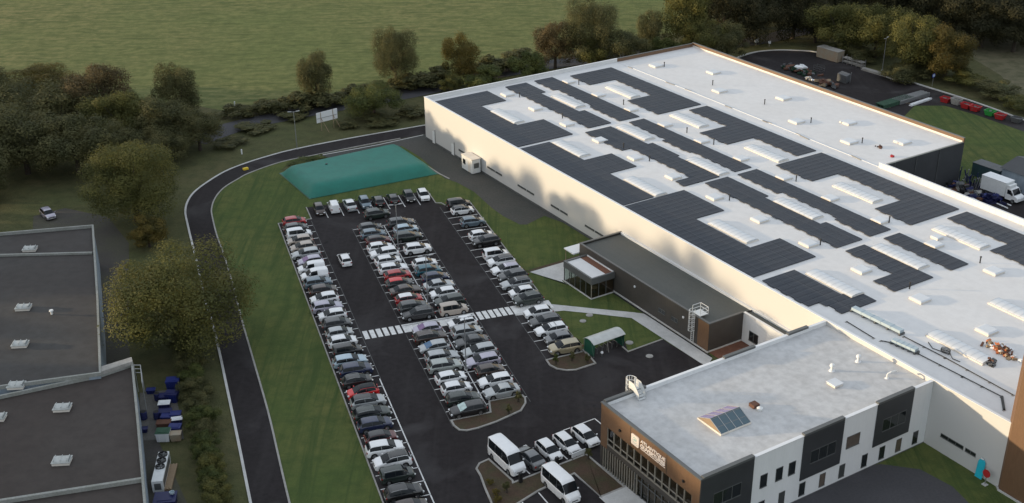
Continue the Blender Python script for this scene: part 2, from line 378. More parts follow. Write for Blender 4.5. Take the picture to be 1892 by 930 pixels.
sheet('ground', [(-3000,-600),(3000,-600),(3000,5000),(-3000,5000)], 0.0, 'rough_grass')
sheet('pasture_field', [(-900,252)] + G([(-260,215),(60,208),(170,196),(330,190),(420,206),(560,178),(660,168),(770,148),(880,132),(960,118),(1060,92),(1160,72),(1250,60)]) + [(60,330),(75,900),(-900,900)], 0.015, 'meadow')
sheet('dry_field', G([(1790,60),(1892,52)]) + [(420,320),(380,180)] + G([(1892,205),(1850,140),(1800,110)]), 0.015, 'dry_field')
outer = smooth_line(G([(800,229),(783,232.5),(640,257.5),(545,276.5),(500,288),(455,302),(417,317),(385,336),(358.7,356),(346,375),(342.6,393),(346,412),(352,438),(363,482),(378,548),(392,598),(403,640),(420,720),(440,815),(462,925),(480,1010)]), 4)
inner = smooth_line(G([(800,245),(778,249.5),(691,265.5),(588,286),(520,300),(462,320),(439,332),(413.5,348),(397.5,367),(391,386.5),(392.6,402.6),(400.6,435),(412,467),(430,525),(447,592),(465,655),(495,760),(516,850),(535,930),(556,1010)]), 4)
sheet('access_road', outer + inner[::-1], 0.045, 'asphalt')
sheet('road_apron', G([(588,287),(778,250),(800,246),(790,262),(735,272),(640,290),(598,300)]), 0.040, 'gravel')
lawn_west = inner[10:] + [ground(980,1010), PW(60,-25.9), PW(-4.75,-25.9), PW(-4.75,-20.7), PW(-9.7,-20.7)] + G([(566,368),(516,318),(530,305),(588,300)])
sheet('lawn', lawn_west, 0.030, 'lawn')
sheet('lawn', [PW(-9.7,-20.7), PW(-9.7,-0.2), PW(-4.2,-0.2), PW(-2.6,1.0), PW(-2.6,5.2), PW(49,5.2)] + G([(1090,652),(1160.6,650),(1224,627.4),(1290,668),(1330,655)]) + [BW(89,-7.7), BW(60,-7.7), BW(60,0), BW(-0.5,0)] + G([(735,266),(640,300),(516,318)]), 0.022, 'lawn')
sheet('gravel_strip', G([(735,266),(785,250)]) + [BW(-0.5,-0.02), BW(60,-0.02)] + G([(1080,436.5),(1040,412),(1005.8,399.4),(990,407),(973.5,415.5),(960.6,415.5),(930,400),(909,385),(876,355),(845,338),(822,330),(775,290)]), 0.036, 'gravel')
car_park = [PW(-9.6,-20.5), PW(-9.6,-0.3), PW(-4.2,-0.3), PW(-2.6,1.0), PW(-2.6,5.1), PW(49,5.1)] + \
    G([(1010,667),(1046.7,685),(1084,656),(1100,645),(1150,620),(1160.6,650),(1224,627.4),(1293,671)]) + [BW(104,-7), BW(100.9,-32.8)] + \
    G([(1105,861),(1150,905),(1190,1000),(830,1010)]) + [PW(78,-25.8), PW(-4.75,-25.8), PW(-4.75,-20.5)]
sheet('car_park', car_park, 0.052, 'asphalt')
sheet('path', G([(946.9,573.9),(1020.9,563.2),(1100,571.3),(1170,578),(1189.7,580.6)]) + [BW(78.5,-7.75), BW(90.4,-7.75), BW(91.5,-9.6)] + G([(1293,671),(1167,588.7),(1100,580.8),(1041.5,574.9),(1000,579),(952.9,584.2)]), 0.065, 'concrete')
sheet('terrace', [BW(57.6,-13.9), BW(57.6,-2.0), BW(60.7,-2.0), BW(62.4,-7.6), BW(62.4,-11.6)] + [BW(64.0,-11.6)] + G([(1045,524)]), 0.062, 'concrete')
sheet('soil_strip', [BW(56.9,-14.2), BW(57.0,-1.5), BW(57.6,-1.5), BW(57.6,-13.8)], 0.058, 'soil')
sheet('courtyard_bed', [BW(89.0,-7.2), BW(89.0,-1.75), BW(100.9,-1.75), BW(100.9,-7.2)], 0.060, 'tile_red')
sheet('back_yard', [BW(117.0,-34), BW(117.0,0.35), BW(150,0.35), BW(150,-34)], 0.030, 'lawn')
sheet('back_yard_gravel', G([(1290,1010),(1500,905),(1585,868),(1625,858),(1700,868),(1760,900),(1800,940),(1830,1010)]), 0.040, 'asphalt_old')
sheet('service_yard', smooth_line(G([(1360,110),(1400,97),(1440,94),(1510,98),(1560,116),(1640,140),(1720,165),(1800,190),(1892,224)]),3) + [BW(80,100), BW(62,66), BW(20,64.2), BW(-1,64.2)], 0.045, 'asphalt')
struct(MB().ribbon(smooth_line(G([(1340,118),(1370,104.5),(1400,96.5),(1440,93.5),(1475,94.5),(1510,97.5),(1560,115),(1640,139),(1720,164),(1800,189.5),(1892,223),(1960,250)]),3), 0.35, 0.0, 0.20).build('yard_kerb', M['concrete']))
sheet('lawn', G([(1690,196),(1745,196),(1800,212),(1892,244)]) + [BW(112,74), BW(72,64.3), BW(50,64.3)], 0.052, 'lawn')
sheet('loading_yard', [BW(69.5,44.5), BW(69.5,64.0), BW(71,68), BW(84,72), BW(140,72), BW(140,44.5)], 0.060, 'asphalt')
lane = smooth_line(G([(360,262),(430,236),(520,216),(640,194),(700,184),(790,166),(900,140),(1100,108),(1300,88),(1400,75),(1450,64),(1500,53),(1560,40)]),3)
o = MB().ribbon(lane, 6.0, 0.05, 0.055).build('country_lane', M['asphalt_old']); struct(o)
sheet('yard_drive', G([(62,400),(120,385),(200,402),(238,450),(240,700),(350,940),(240,1000),(60,440)]), 0.030, 'drive')
sheet('yard_pad', G([(258,727),(324,720),(340,812),(262,815)]), 0.048, 'concrete')
bpy.data.objects['yard_pad'].data.materials[0] = M['asphalt_old'] if False else mat('grimy concrete', (0.13,0.125,0.115), 0.9, var=0.6, vscale=0.5, var2=0.4)

# road edges and kerbs
struct(MB().ribbon(outer, 0.30, 0.0, 0.13).build('road_kerb', M['concrete']))
struct(MB().ribbon(inner[6:28]+inner[28:], 0.22, 0.0, 0.12).build('road_kerb', M['kerb']))
struct(MB().ribbon(G([(590,288),(700,268),(782,250)]), 0.25, 0.04, 0.06).build('apron_line', M['concrete']))
kb = MB()
kb.ribbon([PW(78,-25.85), PW(-4.72,-25.85), PW(-4.72,-20.6), PW(-9.65,-20.6)], 0.16, 0.0, 0.13)
kb.ribbon([PW(-9.65,-0.25), PW(-4.2,-0.25), PW(-3.9,0.6), PW(-2.7,1.0)], 0.16, 0.0, 0.13)
kb.ribbon([PW(-2.65,3.4), PW(-2.65,5.15), PW(33.4,5.15)], 0.16, 0.0, 0.13)
kb.ribbon([PW(36.6,5.15), PW(48.9,5.15)], 0.16, 0.0, 0.13)
kb.ribbon(G([(1084.5,655.6),(1100,672.8)]), 0.18, 0.0, 0.14)
kb.ribbon(G([(1150,642),(1160.6,651),(1224,628)]), 0.18, 0.0, 0.14)
struct(kb.build('car_park_kerb', M['kerb']))
def island(poly, name, closed=True):
    struct(MB().prism(poly, 0.0, 0.12).build(name, M['soil']))
    struct(MB().ribbon(poly, 0.22, 0.0, 0.17, closed=True).build('island_kerb', M['kerb']))
island(G([(834,778.8),(906.5,763.5),(904,743),(965,732),(970,737),(971,746),(962.5,760),(917.7,780.5),(883,792.5),(862.6,797),(849,796),(839,788)]), 'planting_island')
island(G([(1009.7,666.8),(1075,652),(1068,643),(1085,655),(1100,672.8),(1063.9,684.8),(1046.7,685.7),(1029.5,683),(1015.7,676)]), 'planting_island')
island(G([(903,850.4),(947,890)]) + [BW(98.6,-42.4), BW(98.6,-32.9), BW(105.6,-32.9), BW(105.6,-36.0)] + G([(1111.6,921.4),(1061,876.5),(994.4,908.5),(911.6,960),(908,930),(897,905),(888,880.5),(880.4,867.6),(886,858)]), 'planting_island')
sheet('entrance_slab', [BW(105.6,-32.7), BW(105.6,-36.2), BW(118,-36.4), BW(118,-32.7)], 0.16, 'concrete')
# painted bay lines
ml = MB(); zt = 0.056
def line(p0, q0, p1, q1, w=0.12): ml.ribbon([PW(p0,q0), PW(p1,q1)], w, zt, zt+0.004)
for k in range(-1, 33):
    p = -2.25+2.5*k
    line(p, -25.6, p, -20.8)
for k in range(0, 14): line(1.61+2.5*k, -15.15, 1.61+2.5*k, -5.15)
for k in range(1, 9): line(35.4+2.55*k, -15.15, 35.4+2.55*k, -5.15)
for k in range(0, 14): line(2.5*k, 0, 2.5*k, 4.9)
for k in range(0, 5): line(38.79+2.5*k, 0, 38.79+2.5*k, 4.9)
for k in range(1, 8): line(-9.4, -20.5+2.53*k, -4.3, -20.5+2.53*k)
line(1.6,-10.25,33.6,-10.25); line(36.2,-10.25,56,-10.25)
line(46,-20.85,78,-20.85,0.14)
for b in (-42.4,-40,-37.5,-35.1,-32.75): ml.ribbon([BW(93.4,b), BW(98.2,b)], 0.13, zt, zt+0.004)
ml.ribbon([BW(93.35,-32.7), BW(93.35,-28.0)], 0.13, zt, zt+0.004)
ml.ribbon([BW(93.3,-28.0), BW(97.5,-28.0)], 0.13, zt, zt+0.004)
for x0,y0,x1,y1 in ((958,922,975,940),(995,911,1020,940)): ml.ribbon(G([(x0,y0),(x1,y1)]), 0.14, zt, zt+0.004)
struct(ml.build('bay_lines', M['paint']))
fl = MB()
for q, p0, p1 in ((-20.72,-4,46),(-15.2,1,33.4),(-15.2,36.4,59),(-5.1,1,33.4),(-5.1,36.4,57),(-0.05,-2.4,33.4),(-0.05,36.4,49)):
    fl.ribbon([PW(p0,q), PW(p1,q)], 0.09, 0.056, 0.0605)
struct(fl.build('aisle_edge_lines', M['worn_paint']))
cw = MB()
def stripes(q0, q1, n):
    st = (q1-q0)/n
    for k in range(n):
        a = q0+st*k+0.12; cw.sheet([PW(33.75,a), PW(33.75,a+0.62), PW(35.95,a+0.62), PW(35.95,a)], 0.060)
stripes(-20.6, -15.3, 6); stripes(-5.0, -0.1, 6)
cw.sheet([PW(33.75,-15.2), PW(33.75,-5.15), PW(35.95,-5.15), PW(35.95,-15.2)], 0.060)
cw.sheet([PW(33.75,0.0), PW(33.75,5.6), PW(35.95,5.6), PW(35.95,0.0)], 0.066)
struct(cw.build('crosswalk', M['paint']))
for i, (px, py, r, lab) in enumerate([(1077,594,0.32,'round grey manhole cover in the grass below the white path'), (1163,634,0.38,'round manhole cover in the lawn beside the bike shelter'),
        (1200,659,0.35,'pale manhole cover in the dark asphalt right of the bike shelter'), (1089,583,0.36,'grey manhole cover in the grass at the edge of the white path')]):
    x, y = ground(px, py)
    h = MB().lathe([(r+0.12,0.0),(r+0.12,0.085),(r,0.085),(r,0.095),(0.05,0.095)], n=18).build('manhole_cover', M['kerb'], loc=(x,y,0))
    tag(h, lab, 'manhole cover')

# ------------------------------------------------------------------ main building
HT, RZ = 8.1, 7.42
def frame_thing(name, label, cat, group=None): return empty(name, (BO[0],BO[1],0), BANG, label, cat, group)
def window(parent, a0, a1, b, z0, z1, face, panes=2, fm='trim_grey', depth=0.10, name='window', gm='glass'):
    """window set in a wall: face 'b-' looks along -b (at b), 'a+' looks along +a (at a = b argument)"""
    fr = MB(); gl = MB(); t = 0.07; pr = 0.035
    if face == 'b-':
        box = lambda m,u0,u1,v0,v1,d0,d1: m.box(u0,u1,b-d1,b-d0,v0,v1)
    else:
        box = lambda m,u0,u1,v0,v1,d0,d1: m.box(b+d0,b+d1,u0,u1,v0,v1)
    box(fr,a0,a1,z1-t,z1,0.003,pr); box(fr,a0,a1,z0,z0+t,0.003,pr+0.05)
    st = (a1-a0)/panes
    for k in range(panes+1):
        u = a0+st*k; box(fr,max(a0,u-t/2),min(a1,u+t/2),z0+t+0.001,z1-t-0.001,0.003,pr)
    f = fr.build(name, M[fm], parent)
    box(gl,a0+t*0.5,a1-t*0.5,z0+t*0.6,z1-t*0.6,0.004,0.016); gl.build('pane', M[gm], f)
    return f
hall = frame_thing('warehouse', 'long white warehouse hall with solar panels and skylights on its flat white roof', 'building')
END = 150.0
wb = MB(); wb.prism([(0,0),(END,0),(END,44),(0,44)], 0, RZ); wb.f.pop(); wb.m.pop(); wb.build('wall', M['white_wall'], hall)
MB().sheet([(0.2,0.2),(END,0.2),(END,43.98),(0.2,43.98)], RZ+0.004).build('roof', M['roof_white'], hall)
pw = MB(); t = 0.22
pw.box(0,END,0,t,RZ,HT); pw.box(0,t,t,44,RZ,HT); pw.box(69.3,END,43.75,44.0,RZ,HT+0.15)
pw.build('parapet', M['white_wall'], hall)
cp = MB(); cp.box(-0.05,END,-0.06,0.30,HT+0.002,HT+0.06); cp.box(-0.05,0.30,0.30,44,HT+0.002,HT+0.06); cp.box(69.3,END,43.66,44.08,HT+0.152,HT+0.21)
for k in range(3):
    q = MB(); q.add(cp.v[k*8:k*8+8], [[i-k*8 for i in f] for f in cp.f[k*6:k*6+6]]); q.build('coping', M['trim_white'], hall)
bs = MB(); bs.box(-0.04,60.7,-0.04,-0.003,0,0.35); bs.build('plinth', M['trim_grey'], hall)
for a0, a1 in ((12.5,16.7),(22.5,27.3),(32.3,37.3),(42.2,46.9),(51.6,56.4)):
    mid = a0+(a1-a0)*0.54
    window(hall, a0, mid-0.1, 0, 1.58, 1.88, 'b-', 3, gm='glass_pale'); window(hall, mid+0.1, a1, 0, 1.58, 1.88, 'b-', 2, gm='glass_pale')
window(hall, 119.0, 122.0, 0.0, 1.95, 2.42, 'b-', 3); window(hall, 122.25, 123.6, 0.0, 1.95, 2.42, 'b-', 2)
for a, z in ((3.2,2.6),(10.4,2.4)):
    d = MB(); d.box(a-0.5,a+0.5,-0.05,-0.003,0,z-0.3); dd = d.build('door', M['steel_white'], hall)
    MB().tube((a+0.62,-0.09,0.02),(a+0.62,-0.09,z+0.2),0.05).build('drainpipe', M['trim_grey'], hall)
# far hall, dark walls
far = frame_thing('far_hall', 'rear hall with bare white roof, brown timber parapet and dark end wall', 'building')
fb = MB(); fb.prism([(0,44.02),(69.28,44.02),(69.28,64),(0,64)], 0, RZ); fb.f.pop(); fb.m.pop(); fb.build('wall', M['cladding_dark'], far)
MB().sheet([(0.2,44.0),(69.1,44.0),(69.1,63.8),(0.2,63.8)], RZ+0.012).build('roof', M['roof_white'], far)
fp = MB(); fp.box(0,69.28,63.72,64,RZ,HT+0.12); fp.box(0,0.25,44.02,63.72,RZ,HT+0.02); fp.build('parapet', M['wood'], far)
MB().box(0.3,69.1,63.62,63.715,RZ+0.02,RZ+0.32).build('flashing', M['upstand'], far)
fc = MB(); fc.box(-0.04,69.32,63.66,64.06,HT+0.122,HT+0.17); fc.box(-0.04,0.30,44.02,63.65,HT+0.022,HT+0.07); fc.build('coping', M['trim_grey'], far)
MB().box(69.0,69.30,44.1,63.7,RZ+0.016,RZ+0.12).build('roof_edge_trim', M['coping_pale'], far)
for b in (47.5,52.5,58.0):
    MB().tube((69.36,b,0),(69.36,b,RZ),0.055).build('drainpipe', M['trim_grey'], far)
jt = MB(); jt.box(0.3,69.2,43.90,44.10,RZ+0.014,RZ+0.07); jt.build('joint_strip', M['trim_white'], far)
rnd = random.Random(5)
for k in range(9):
    a = 4+rnd.random()*64
    MB().obox((a,43.75+rnd.random()*0.3,RZ+0.06),(0.9+rnd.random()*1.6,0.22,0.09),rnd.uniform(-0.1,0.1)).build('joint_cover', M['kerb'], far)
# skylights (barrel vaults)
def vault(parent, a0, a1, b, w=2.1):
    z = RZ+0.01
    u = MB(); u.box(a0-0.1,a1+0.1,b-w/2-0.1,b+w/2+0.1,z,z+0.18); us = u.build('skylight', M['upstand'], parent)
    d = MB(); n = 9; seg = 9; L = (a1-a0)/seg
    rows = []
    for i in range(n+1):
        t = pi*i/n; rows.append((b-w/2*cos(t), z+0.19+0.19*sin(t)))
    d.grid([[(a0,y,zz) for y,zz in rows],[(a1,y,zz) for y,zz in rows]])
    d.f.append([len(d.v)-(2*(n+1))+i for i in range(n+1)]); d.m.append(0)
    d.f.append([len(d.v)-(n+1)+i for i in range(n,-1,-1)]); d.m.append(0)
    d.build('dome', M['dome'], us, smooth=30)
    r = MB()
    for k in range(seg+1):
        x = a0+L*k
        for i in range(n):
            (y0,z0),(y1,z1) = rows[i], rows[i+1]
            r.add([(x-0.03,y0,z0+0.012),(x+0.03,y0,z0+0.012),(x+0.03,y1,z1+0.012),(x-0.03,y1,z1+0.012)],[(0,1,2,3)])
    r.build('rib', M['rib_grey'], us)
for a, b in zip((16.4,35.9,55.4,75.1,94.0,113.2),(7.9,8.15,8.35,8.5,8.7,9.0)): vault(hall, a-3.9, a+3.9, b)
for cols in ((21.6,[15.4,35.6,54.3,74.3,93.2,112.0]),(33.2,[16.5,35.8,55.2,74.8,93.6])):
    for a in cols[1]: vault(hall, a-3.9, a+3.9, cols[0])
def hatch(parent, a, b, w=1.9):
    z = RZ+0.012
    u = MB(); u.box(a-w/2,a+w/2,b-w/2,b+w/2,z,z+0.28); o = u.build('roof_hatch', M['upstand'], parent)
    d = MB(); x = w/2+0.06
    d.add([(a-x,b-x,z+0.285),(a+x,b-x,z+0.285),(a+x,b+x,z+0.285),(a-x,b+x,z+0.285),(a-x*0.8,b-x*0.8,z+0.38),(a+x*0.8,b-x*0.8,z+0.38),(a+x*0.8,b+x*0.8,z+0.38),(a-x*0.8,b+x*0.8,z+0.38)],
        [(0,1,5,4),(1,2,6,5),(2,3,7,6),(3,0,4,7),(4,5,6,7)])
    d.build('lid', M['dome'], o)
for b in (14.4,28.3):
    for a in (5.9,15.6,25.6,35.3,45.0,54.7,64.4,74.1,83.7,93.2,102.8): hatch(hall, a, b)
hatch(hall, 112.4, 14.7); hatch(hall, 91.9, 30.4, 1.2)
for a, b in ((6.9,48.7),(26.2,48.5),(46.6,48.3),(58.7,48.4),(16.7,55.2),(36.0,55.3),(52.0,55.2),(63.7,55.5)): hatch(far, a, b, 2.1)
def roof_pipe(parent, a, b):
    m = MB(); m.tube((a,b,RZ),(a,b,RZ+0.85),0.085); m.tube((a,b,RZ+0.851),(a,b,RZ+0.98),0.15,0.10)
    m.build('vent_pipe', M['black'], parent)
for b in (15.6,29.0):
    for a in (8.2,22.4,40.3,47.2,66.3,84.7,100.1): roof_pipe(hall, a, b)
for a, b in ((8.1,49.8),(22.6,49.9),(36.5,50.2),(48.3,50.0),(60.2,49.8)): roof_pipe(far, a, b)

# solar arrays: modules in east-west tents, one thing per array
def solar(polys, label, ragged=True, tooth=0.24):
    t = frame_thing('solar_array', label, 'solar panels', 'solar arrays on the white warehouse roof')
    mo = MB(); fr = MB(); P = 2.28
    a_min = min(p[0] for p in polys); a_max = max(p[1] for p in polys)
    k = 0; n = int(round((a_max-a_min)/(P/2)))
    st = (a_max-a_min)/n
    for i in range(n):
        x0 = a_min+i*st+0.015; x1 = x0+st-0.03; xm = (x0+x1)/2
        up = (i % 2 == 0)
        z0, z1 = (RZ+0.14, RZ+0.155) if up else (RZ+0.155, RZ+0.14)
        for a0,a1,b0,b1 in polys:
            if not (a0 <= xm <= a1): continue
            sh = -tooth if (ragged and i % 2) else 0.0
            m = max(1, int(round((b1-b0)/1.72))); L = (b1-b0)/m
            for j in range(m):
                y0 = b0+j*L+0.012+(sh if j == 0 else 0); y1 = b0+(j+1)*L-0.012
                mo.add([(x0,y0,z0),(x1,y0,z1),(x1,y1,z1),(x0,y1,z0),(x0,y0,z0-0.04),(x1,y0,z1-0.04),(x1,y1,z1-0.04),(x0,y1,z0-0.04)],
                       [(0,1,2,3),(0,4,5,1),(1,5,6,2),(2,6,7,3),(3,7,4,0)])
            fr.box(x0+0.02,x1-0.02,b0+0.05,b1-0.05,RZ+0.02,RZ+0.10)
    mo.build('panels', M['solar'], t); fr.build('mounting_frame', M['frame_alu'], t)
def blk(k): return (1.9,31.2,59.7,88.4)[k]
ends = (30.3,59.3,87.1,100.2)
for k in range(3):
    s0, s1 = blk(k), ends[k]; c0 = [ (9.2,21.3),(41.6,48.2),(68.3,80.3)][k]
    solar([(s0,s1,1.2,7.0)] + ([(s0,c0[0],7.0,12.4),(c0[1],s1,7.0,12.4)] if k != 1 else [(c0[0],c0[1],7.0,12.4)]),
        ['dark solar array notched round a skylight at the far near-side corner of the roof','dark solar array with one central tab, second along the near roof edge','dark solar array notched round a skylight, third along the near roof edge'][k], False)
solar([(88.4,97.2,1.6,7.2),(97.2,98.4,3.6,9.6),(98.4,100.2,3.8,9.6)], 'smallest dark solar array beside the office end of the near roof edge', True)
solar([(1.7,8.7,16.5,21.2),(8.7,20.9,16.5,20.0),(20.9,29.3,16.5,21.2)], 'dark solar strip at the back parapet, left of the first middle skylight', True)
solar([(1.6,8.6,23.1,27.3),(8.6,20.6,23.9,27.3),(20.6,29.4,23.1,27.3)], 'dark solar strip at the back parapet, right of the first middle skylight', True)
solar([(30.7,41.0,14.6,20.0),(41.0,47.9,16.6,21.0),(47.9,56.6,16.6,20.4),(56.6,58.6,13.5,20.4)], 'dark solar strip with a small foot, second left of the middle skylights', True)
solar([(30.7,40.6,23.9,27.2),(40.6,47.8,23.2,27.2),(47.8,58.4,23.9,27.2)], 'dark solar strip, second right of the middle skylights', True)
solar([(59.3,68.0,16.8,21.4),(68.0,79.7,16.8,20.5),(79.7,86.7,16.8,21.6)], 'dark solar strip, third left of the middle skylights', True)
solar([(59.4,68.0,23.3,27.3),(68.0,79.8,24.1,27.3),(79.8,86.6,23.3,27.3)], 'dark solar strip, third right of the middle skylights', True)
solar([(88.0,96.4,16.9,20.5),(96.4,99.7,13.5,20.5)], 'short dark solar strip with a foot beside the last middle skylight', True)
solar([(88.0,99.6,24.2,27.4)], 'short plain dark solar strip beside the last middle skylight', True)
solar([(2.8,10.0,30.7,40.6),(10.0,21.4,36.5,40.6),(21.4,30.3,30.8,40.6)], 'dark u shaped solar array at the back corner beside the bare white roof', True)
solar([(31.5,41.3,36.7,40.9),(41.3,48.3,30.8,40.9),(48.3,58.7,36.7,40.9)], 'dark t shaped solar array beside the bare white roof', True)
solar([(59.8,68.2,30.9,40.9),(68.2,80.2,36.6,40.9),(80.2,87.1,30.9,40.9)], 'large dark u shaped solar array behind the cream parapet', True)
solar([(88.3,98.1,36.8,41.0),(98.1,109.8,33.2,41.0)], 'dark solar array running off the right edge behind the cream parapet', True)

# roof services
def top_thing(name, mb_or_parts, label, cat, group=None):
    t = frame_thing(name, label, cat, group)
    for pn, mb, m, sm in mb_or_parts: mb.build(pn, M[m], t, sm)
    return t
def duct(pts, w, h, z, label):
    d = MB(); d.ribbon(pts, w, z, z+h); ft = MB()
    for i in range(len(pts)-1):
        n = 4
        for k in range(n+1):
            t = k/n; x = pts[i][0]*(1-t)+pts[i+1][0]*t; y = pts[i][1]*(1-t)+pts[i+1][1]*t
            ft.box(x-0.12,x+0.12,y-w/2-0.05,y+w/2+0.05,RZ+0.01,z-0.002)
    jn = MB()
    for i in range(len(pts)-1):
        for k in range(1,5):
            t = k/5; x = pts[i][0]*(1-t)+pts[i+1][0]*t; y = pts[i][1]*(1-t)+pts[i+1][1]*t
            jn.obox((x,y,z+h/2),(0.08,w+0.06,h+0.05),atan2(pts[i+1][1]-pts[i][1],pts[i+1][0]-pts[i][0]))
    return top_thing('roof_duct', [('duct_body',d,'tank_pale',0),('duct_foot',ft,'trim_grey',0),('duct_flange',jn,'tank_pale',0)], label, 'duct')
z8 = lambda l: [BL(1392+x/3.1, 480+y/3.1, RZ+0.3) for x, y in l]
duct(z8([(572,282),(850,418)]), 0.75, 0.35, RZ+0.28, 'long pale blue air duct beside the smallest solar array')
duct(z8([(800,465),(935,525)]), 0.75, 0.35, RZ+0.28, 'short pale blue air duct above the office roof edge')
def cable(pts, r, label, name='cable_tray'):
    m = MB(); p3 = [(x,y,RZ+0.10) for x,y in pts]; m.path(p3, r)
    sp = MB()
    for a, b in zip(p3,p3[1:]):
        n = max(1,int(sqrt((a[0]-b[0])**2+(a[1]-b[1])**2)/2.4))
        for k in range(n+1): sp.box(a[0]+(b[0]-a[0])*k/n-0.1,a[0]+(b[0]-a[0])*k/n+0.1,a[1]+(b[1]-a[1])*k/n-0.2,a[1]+(b[1]-a[1])*k/n+0.2,RZ+0.008,RZ+0.05)
    top_thing(name, [('cable',m,'black',0),('support_block',sp,'kerb',0)], label, 'cable')
cable(z8([(862,430),(1100,552),(1490,765)]), 0.055, 'black cable run from the long duct towards the brown tower')
cable(z8([(945,530),(1200,660),(1425,775)]), 0.055, 'black cable run from the short duct towards the corner of the roof')
cable(z8([(1425,775),(1438,850)]), 0.15, 'thick black hose lying across the end of the cable run', 'roof_hose')
cable(z8([(535,345),(690,440)]), 0.055, 'short black cable run along the parapet beside the office roof')
cable(z8([(730,455),(800,468)]), 0.06, 'thin black cable crossing to the short blue duct')
def coil(cx, cy):
    m = MB(); a0, b0 = z8([(cx,cy)])[0]; b0 -= 0.7
    pts = [(a0+0.55*cos(t*0.5)*(1+0.06*sin(t*1.7)), b0+0.45*sin(t*0.5), RZ+0.06+0.012*t) for t in range(0,38)]
    pts += [(a0+1.4,b0-0.5,RZ+0.08),(a0+2.3,b0-0.3,RZ+0.06)]
    pts = [(a0-2.6,b0+0.2,RZ+0.06),(a0-1.4,b0-0.5,RZ+0.06)] + pts
    m.path(pts, 0.045); top_thing('cable_coil', [('cable',m,'black',0)], 'loose black cable coil lying beside the last near skylight', 'cable')
coil(1125,510)
def heap(name, a, b, n, mats, label, cat, sx=1.6, sy=1.2, zz=RZ+0.02, size=0.5, h=0.6, seed=3, frame=True):
    r = random.Random(seed); t = frame_thing(name, label, cat)
    parts = {m: MB() for m in mats}
    for k in range(n):
        m = mats[k % len(mats)]; u = max(-1,min(1,r.gauss(0,0.45))); v = max(-1,min(1,r.gauss(0,0.45)))
        q = max(0.05,(1-sqrt(u*u+v*v)))
        s3 = (size*r.uniform(0.5,1.5), size*r.uniform(0.3,0.9), size*r.uniform(0.25,0.6))
        parts[m].obox((a+u*sx,b+v*sy,zz+s3[2]/2+q*h*r.random()), s3, r.uniform(0,pi), r.uniform(-0.4,0.4), r.uniform(-0.3,0.3))
    for m in mats: parts[m].build('debris', M[m], t)
    return t
a, b = z8([(1432,512)])[0]
heap('rubble_pile', a, b, 70, ['orange','sign_white','rust','timber_raw'], 'heap of orange and white building debris at the right end of the roof', 'debris', 2.6, 1.0, h=0.5)
a, b = z8([(1340,562)])[0]; a += 0.5
heap('rubbish_bag', a, b, 8, ['tarp_grey','rust'], 'small heap of grey bags at the end of the last skylight', 'debris', 0.9, 0.5, h=0.3, seed=8)
a, b = z8([(1362,595)])[0]
heap('bucket_group', a, b, 6, ['black','tarp_grey'], 'two small dark tubs standing on the bare white roof', 'debris', 0.7, 0.3, h=0.1, seed=9, size=0.45)
a, b = BL(1625,272,RZ+0.1)
heap('tool_heap', a, b, 10, ['rust','black'], 'small dark heap of tools on the bare rear roof', 'debris', 0.8, 0.4, h=0.2, seed=4, size=0.4)
a, b = BL(1649,289,RZ+0.1)
heap('red_box', a, b, 3, ['red_paint'], 'small red box on the rear roof near its dark end wall', 'box', 0.2, 0.2, h=0.1, seed=6, size=0.45)

# ------------------------------------------------------------------ brown tower at the right edge
tw = frame_thing('tower_block', 'tall timber clad tower block cut off by the right edge of the photo', 'building')
tb = MB(); tb.prism([(126.5,0.25),(127.2,-0.35),(150,-0.35),(150,14),(126.5,14)], 0.25, 16.5); tb.f.pop(); tb.m.pop(); tb.build('wall', M['wood'], tw)
MB().sheet([(126.5,0.25),(127.2,-0.35),(150,-0.35),(150,14),(126.5,14)], 16.5).build('roof', M['roof_dark'], tw)
MB().ribbon([(126.42,0.18),(127.15,-0.43),(150,-0.43)], 0.12, 0.0, 0.24).build('plinth', M['concrete'], tw)

# ------------------------------------------------------------------ grey annex
an = frame_thing('annex', 'low dark grey annex with flat dark roof against the white warehouse wall', 'building')
AZ = 4.12
ab = MB(); ab.prism([(60.7,-7.4),(89,-7.4),(89,-0.02),(60.7,-0.02)], 0, AZ); ab.f.pop(); ab.m.pop(); ab.build('wall', M['cladding_brown'], an)
MB().sheet([(60.9,-7.2),(88.8,-7.2),(88.8,-1.7),(100.9,-1.7),(100.9,-0.02),(60.9,-0.02)], AZ-0.22).build('roof', M['roof_dark'], an)
ap = MB()
ap.box(60.66,61.0,-7.44,-0.02,AZ,AZ+0.12); ap.box(61.0,89.04,-7.44,-7.12,AZ,AZ+0.12); ap.box(88.72,89.04,-7.12,-1.70,AZ,AZ+0.12)
ap.box(61.0,88.72,-7.12,-7.0,AZ-0.21,AZ-0.001) if False else None
ap.build('parapet', M['trim_grey'], an)
MB().box(61.0,100.8,-0.30,-0.025,AZ-0.21,AZ+0.10).build('flashing', M['trim_white'], an)
rw = MB(); rw.box(89.003,100.9,-1.70,-1.5,0,AZ+0.06); rw.build('white_wall', M['white_render'], an)
MB().box(89.045,100.9,-1.78,-1.45,AZ+0.062,AZ+0.14).build('coping', M['trim_white'], an)
MB().box(87.0,89.03,-7.46,-7.402,0.32,AZ-0.002).build('timber_panel', M['wood'], an)
MB().box(60.7,89.06,-7.50,-7.402,0.02,0.26).build('plinth', M['concrete'], an)
MB().box(89.003,89.07,-7.40,-1.8,0.02,0.26).build('plinth', M['concrete'], an)
MB().box(62.0,90.0,-7.78,-7.51,0.0,0.075).build('drain_channel', M['black'], an)
window(an, 90.3, 91.95, -1.70, 0.75, 2.15, 'b-', 2)
window(an, 79.0, 80.4, -7.4, 1.45, 2.05, 'b-', 2); window(an, 81.7, 83.0, -7.4, 1.45, 2.05, 'b-', 2)
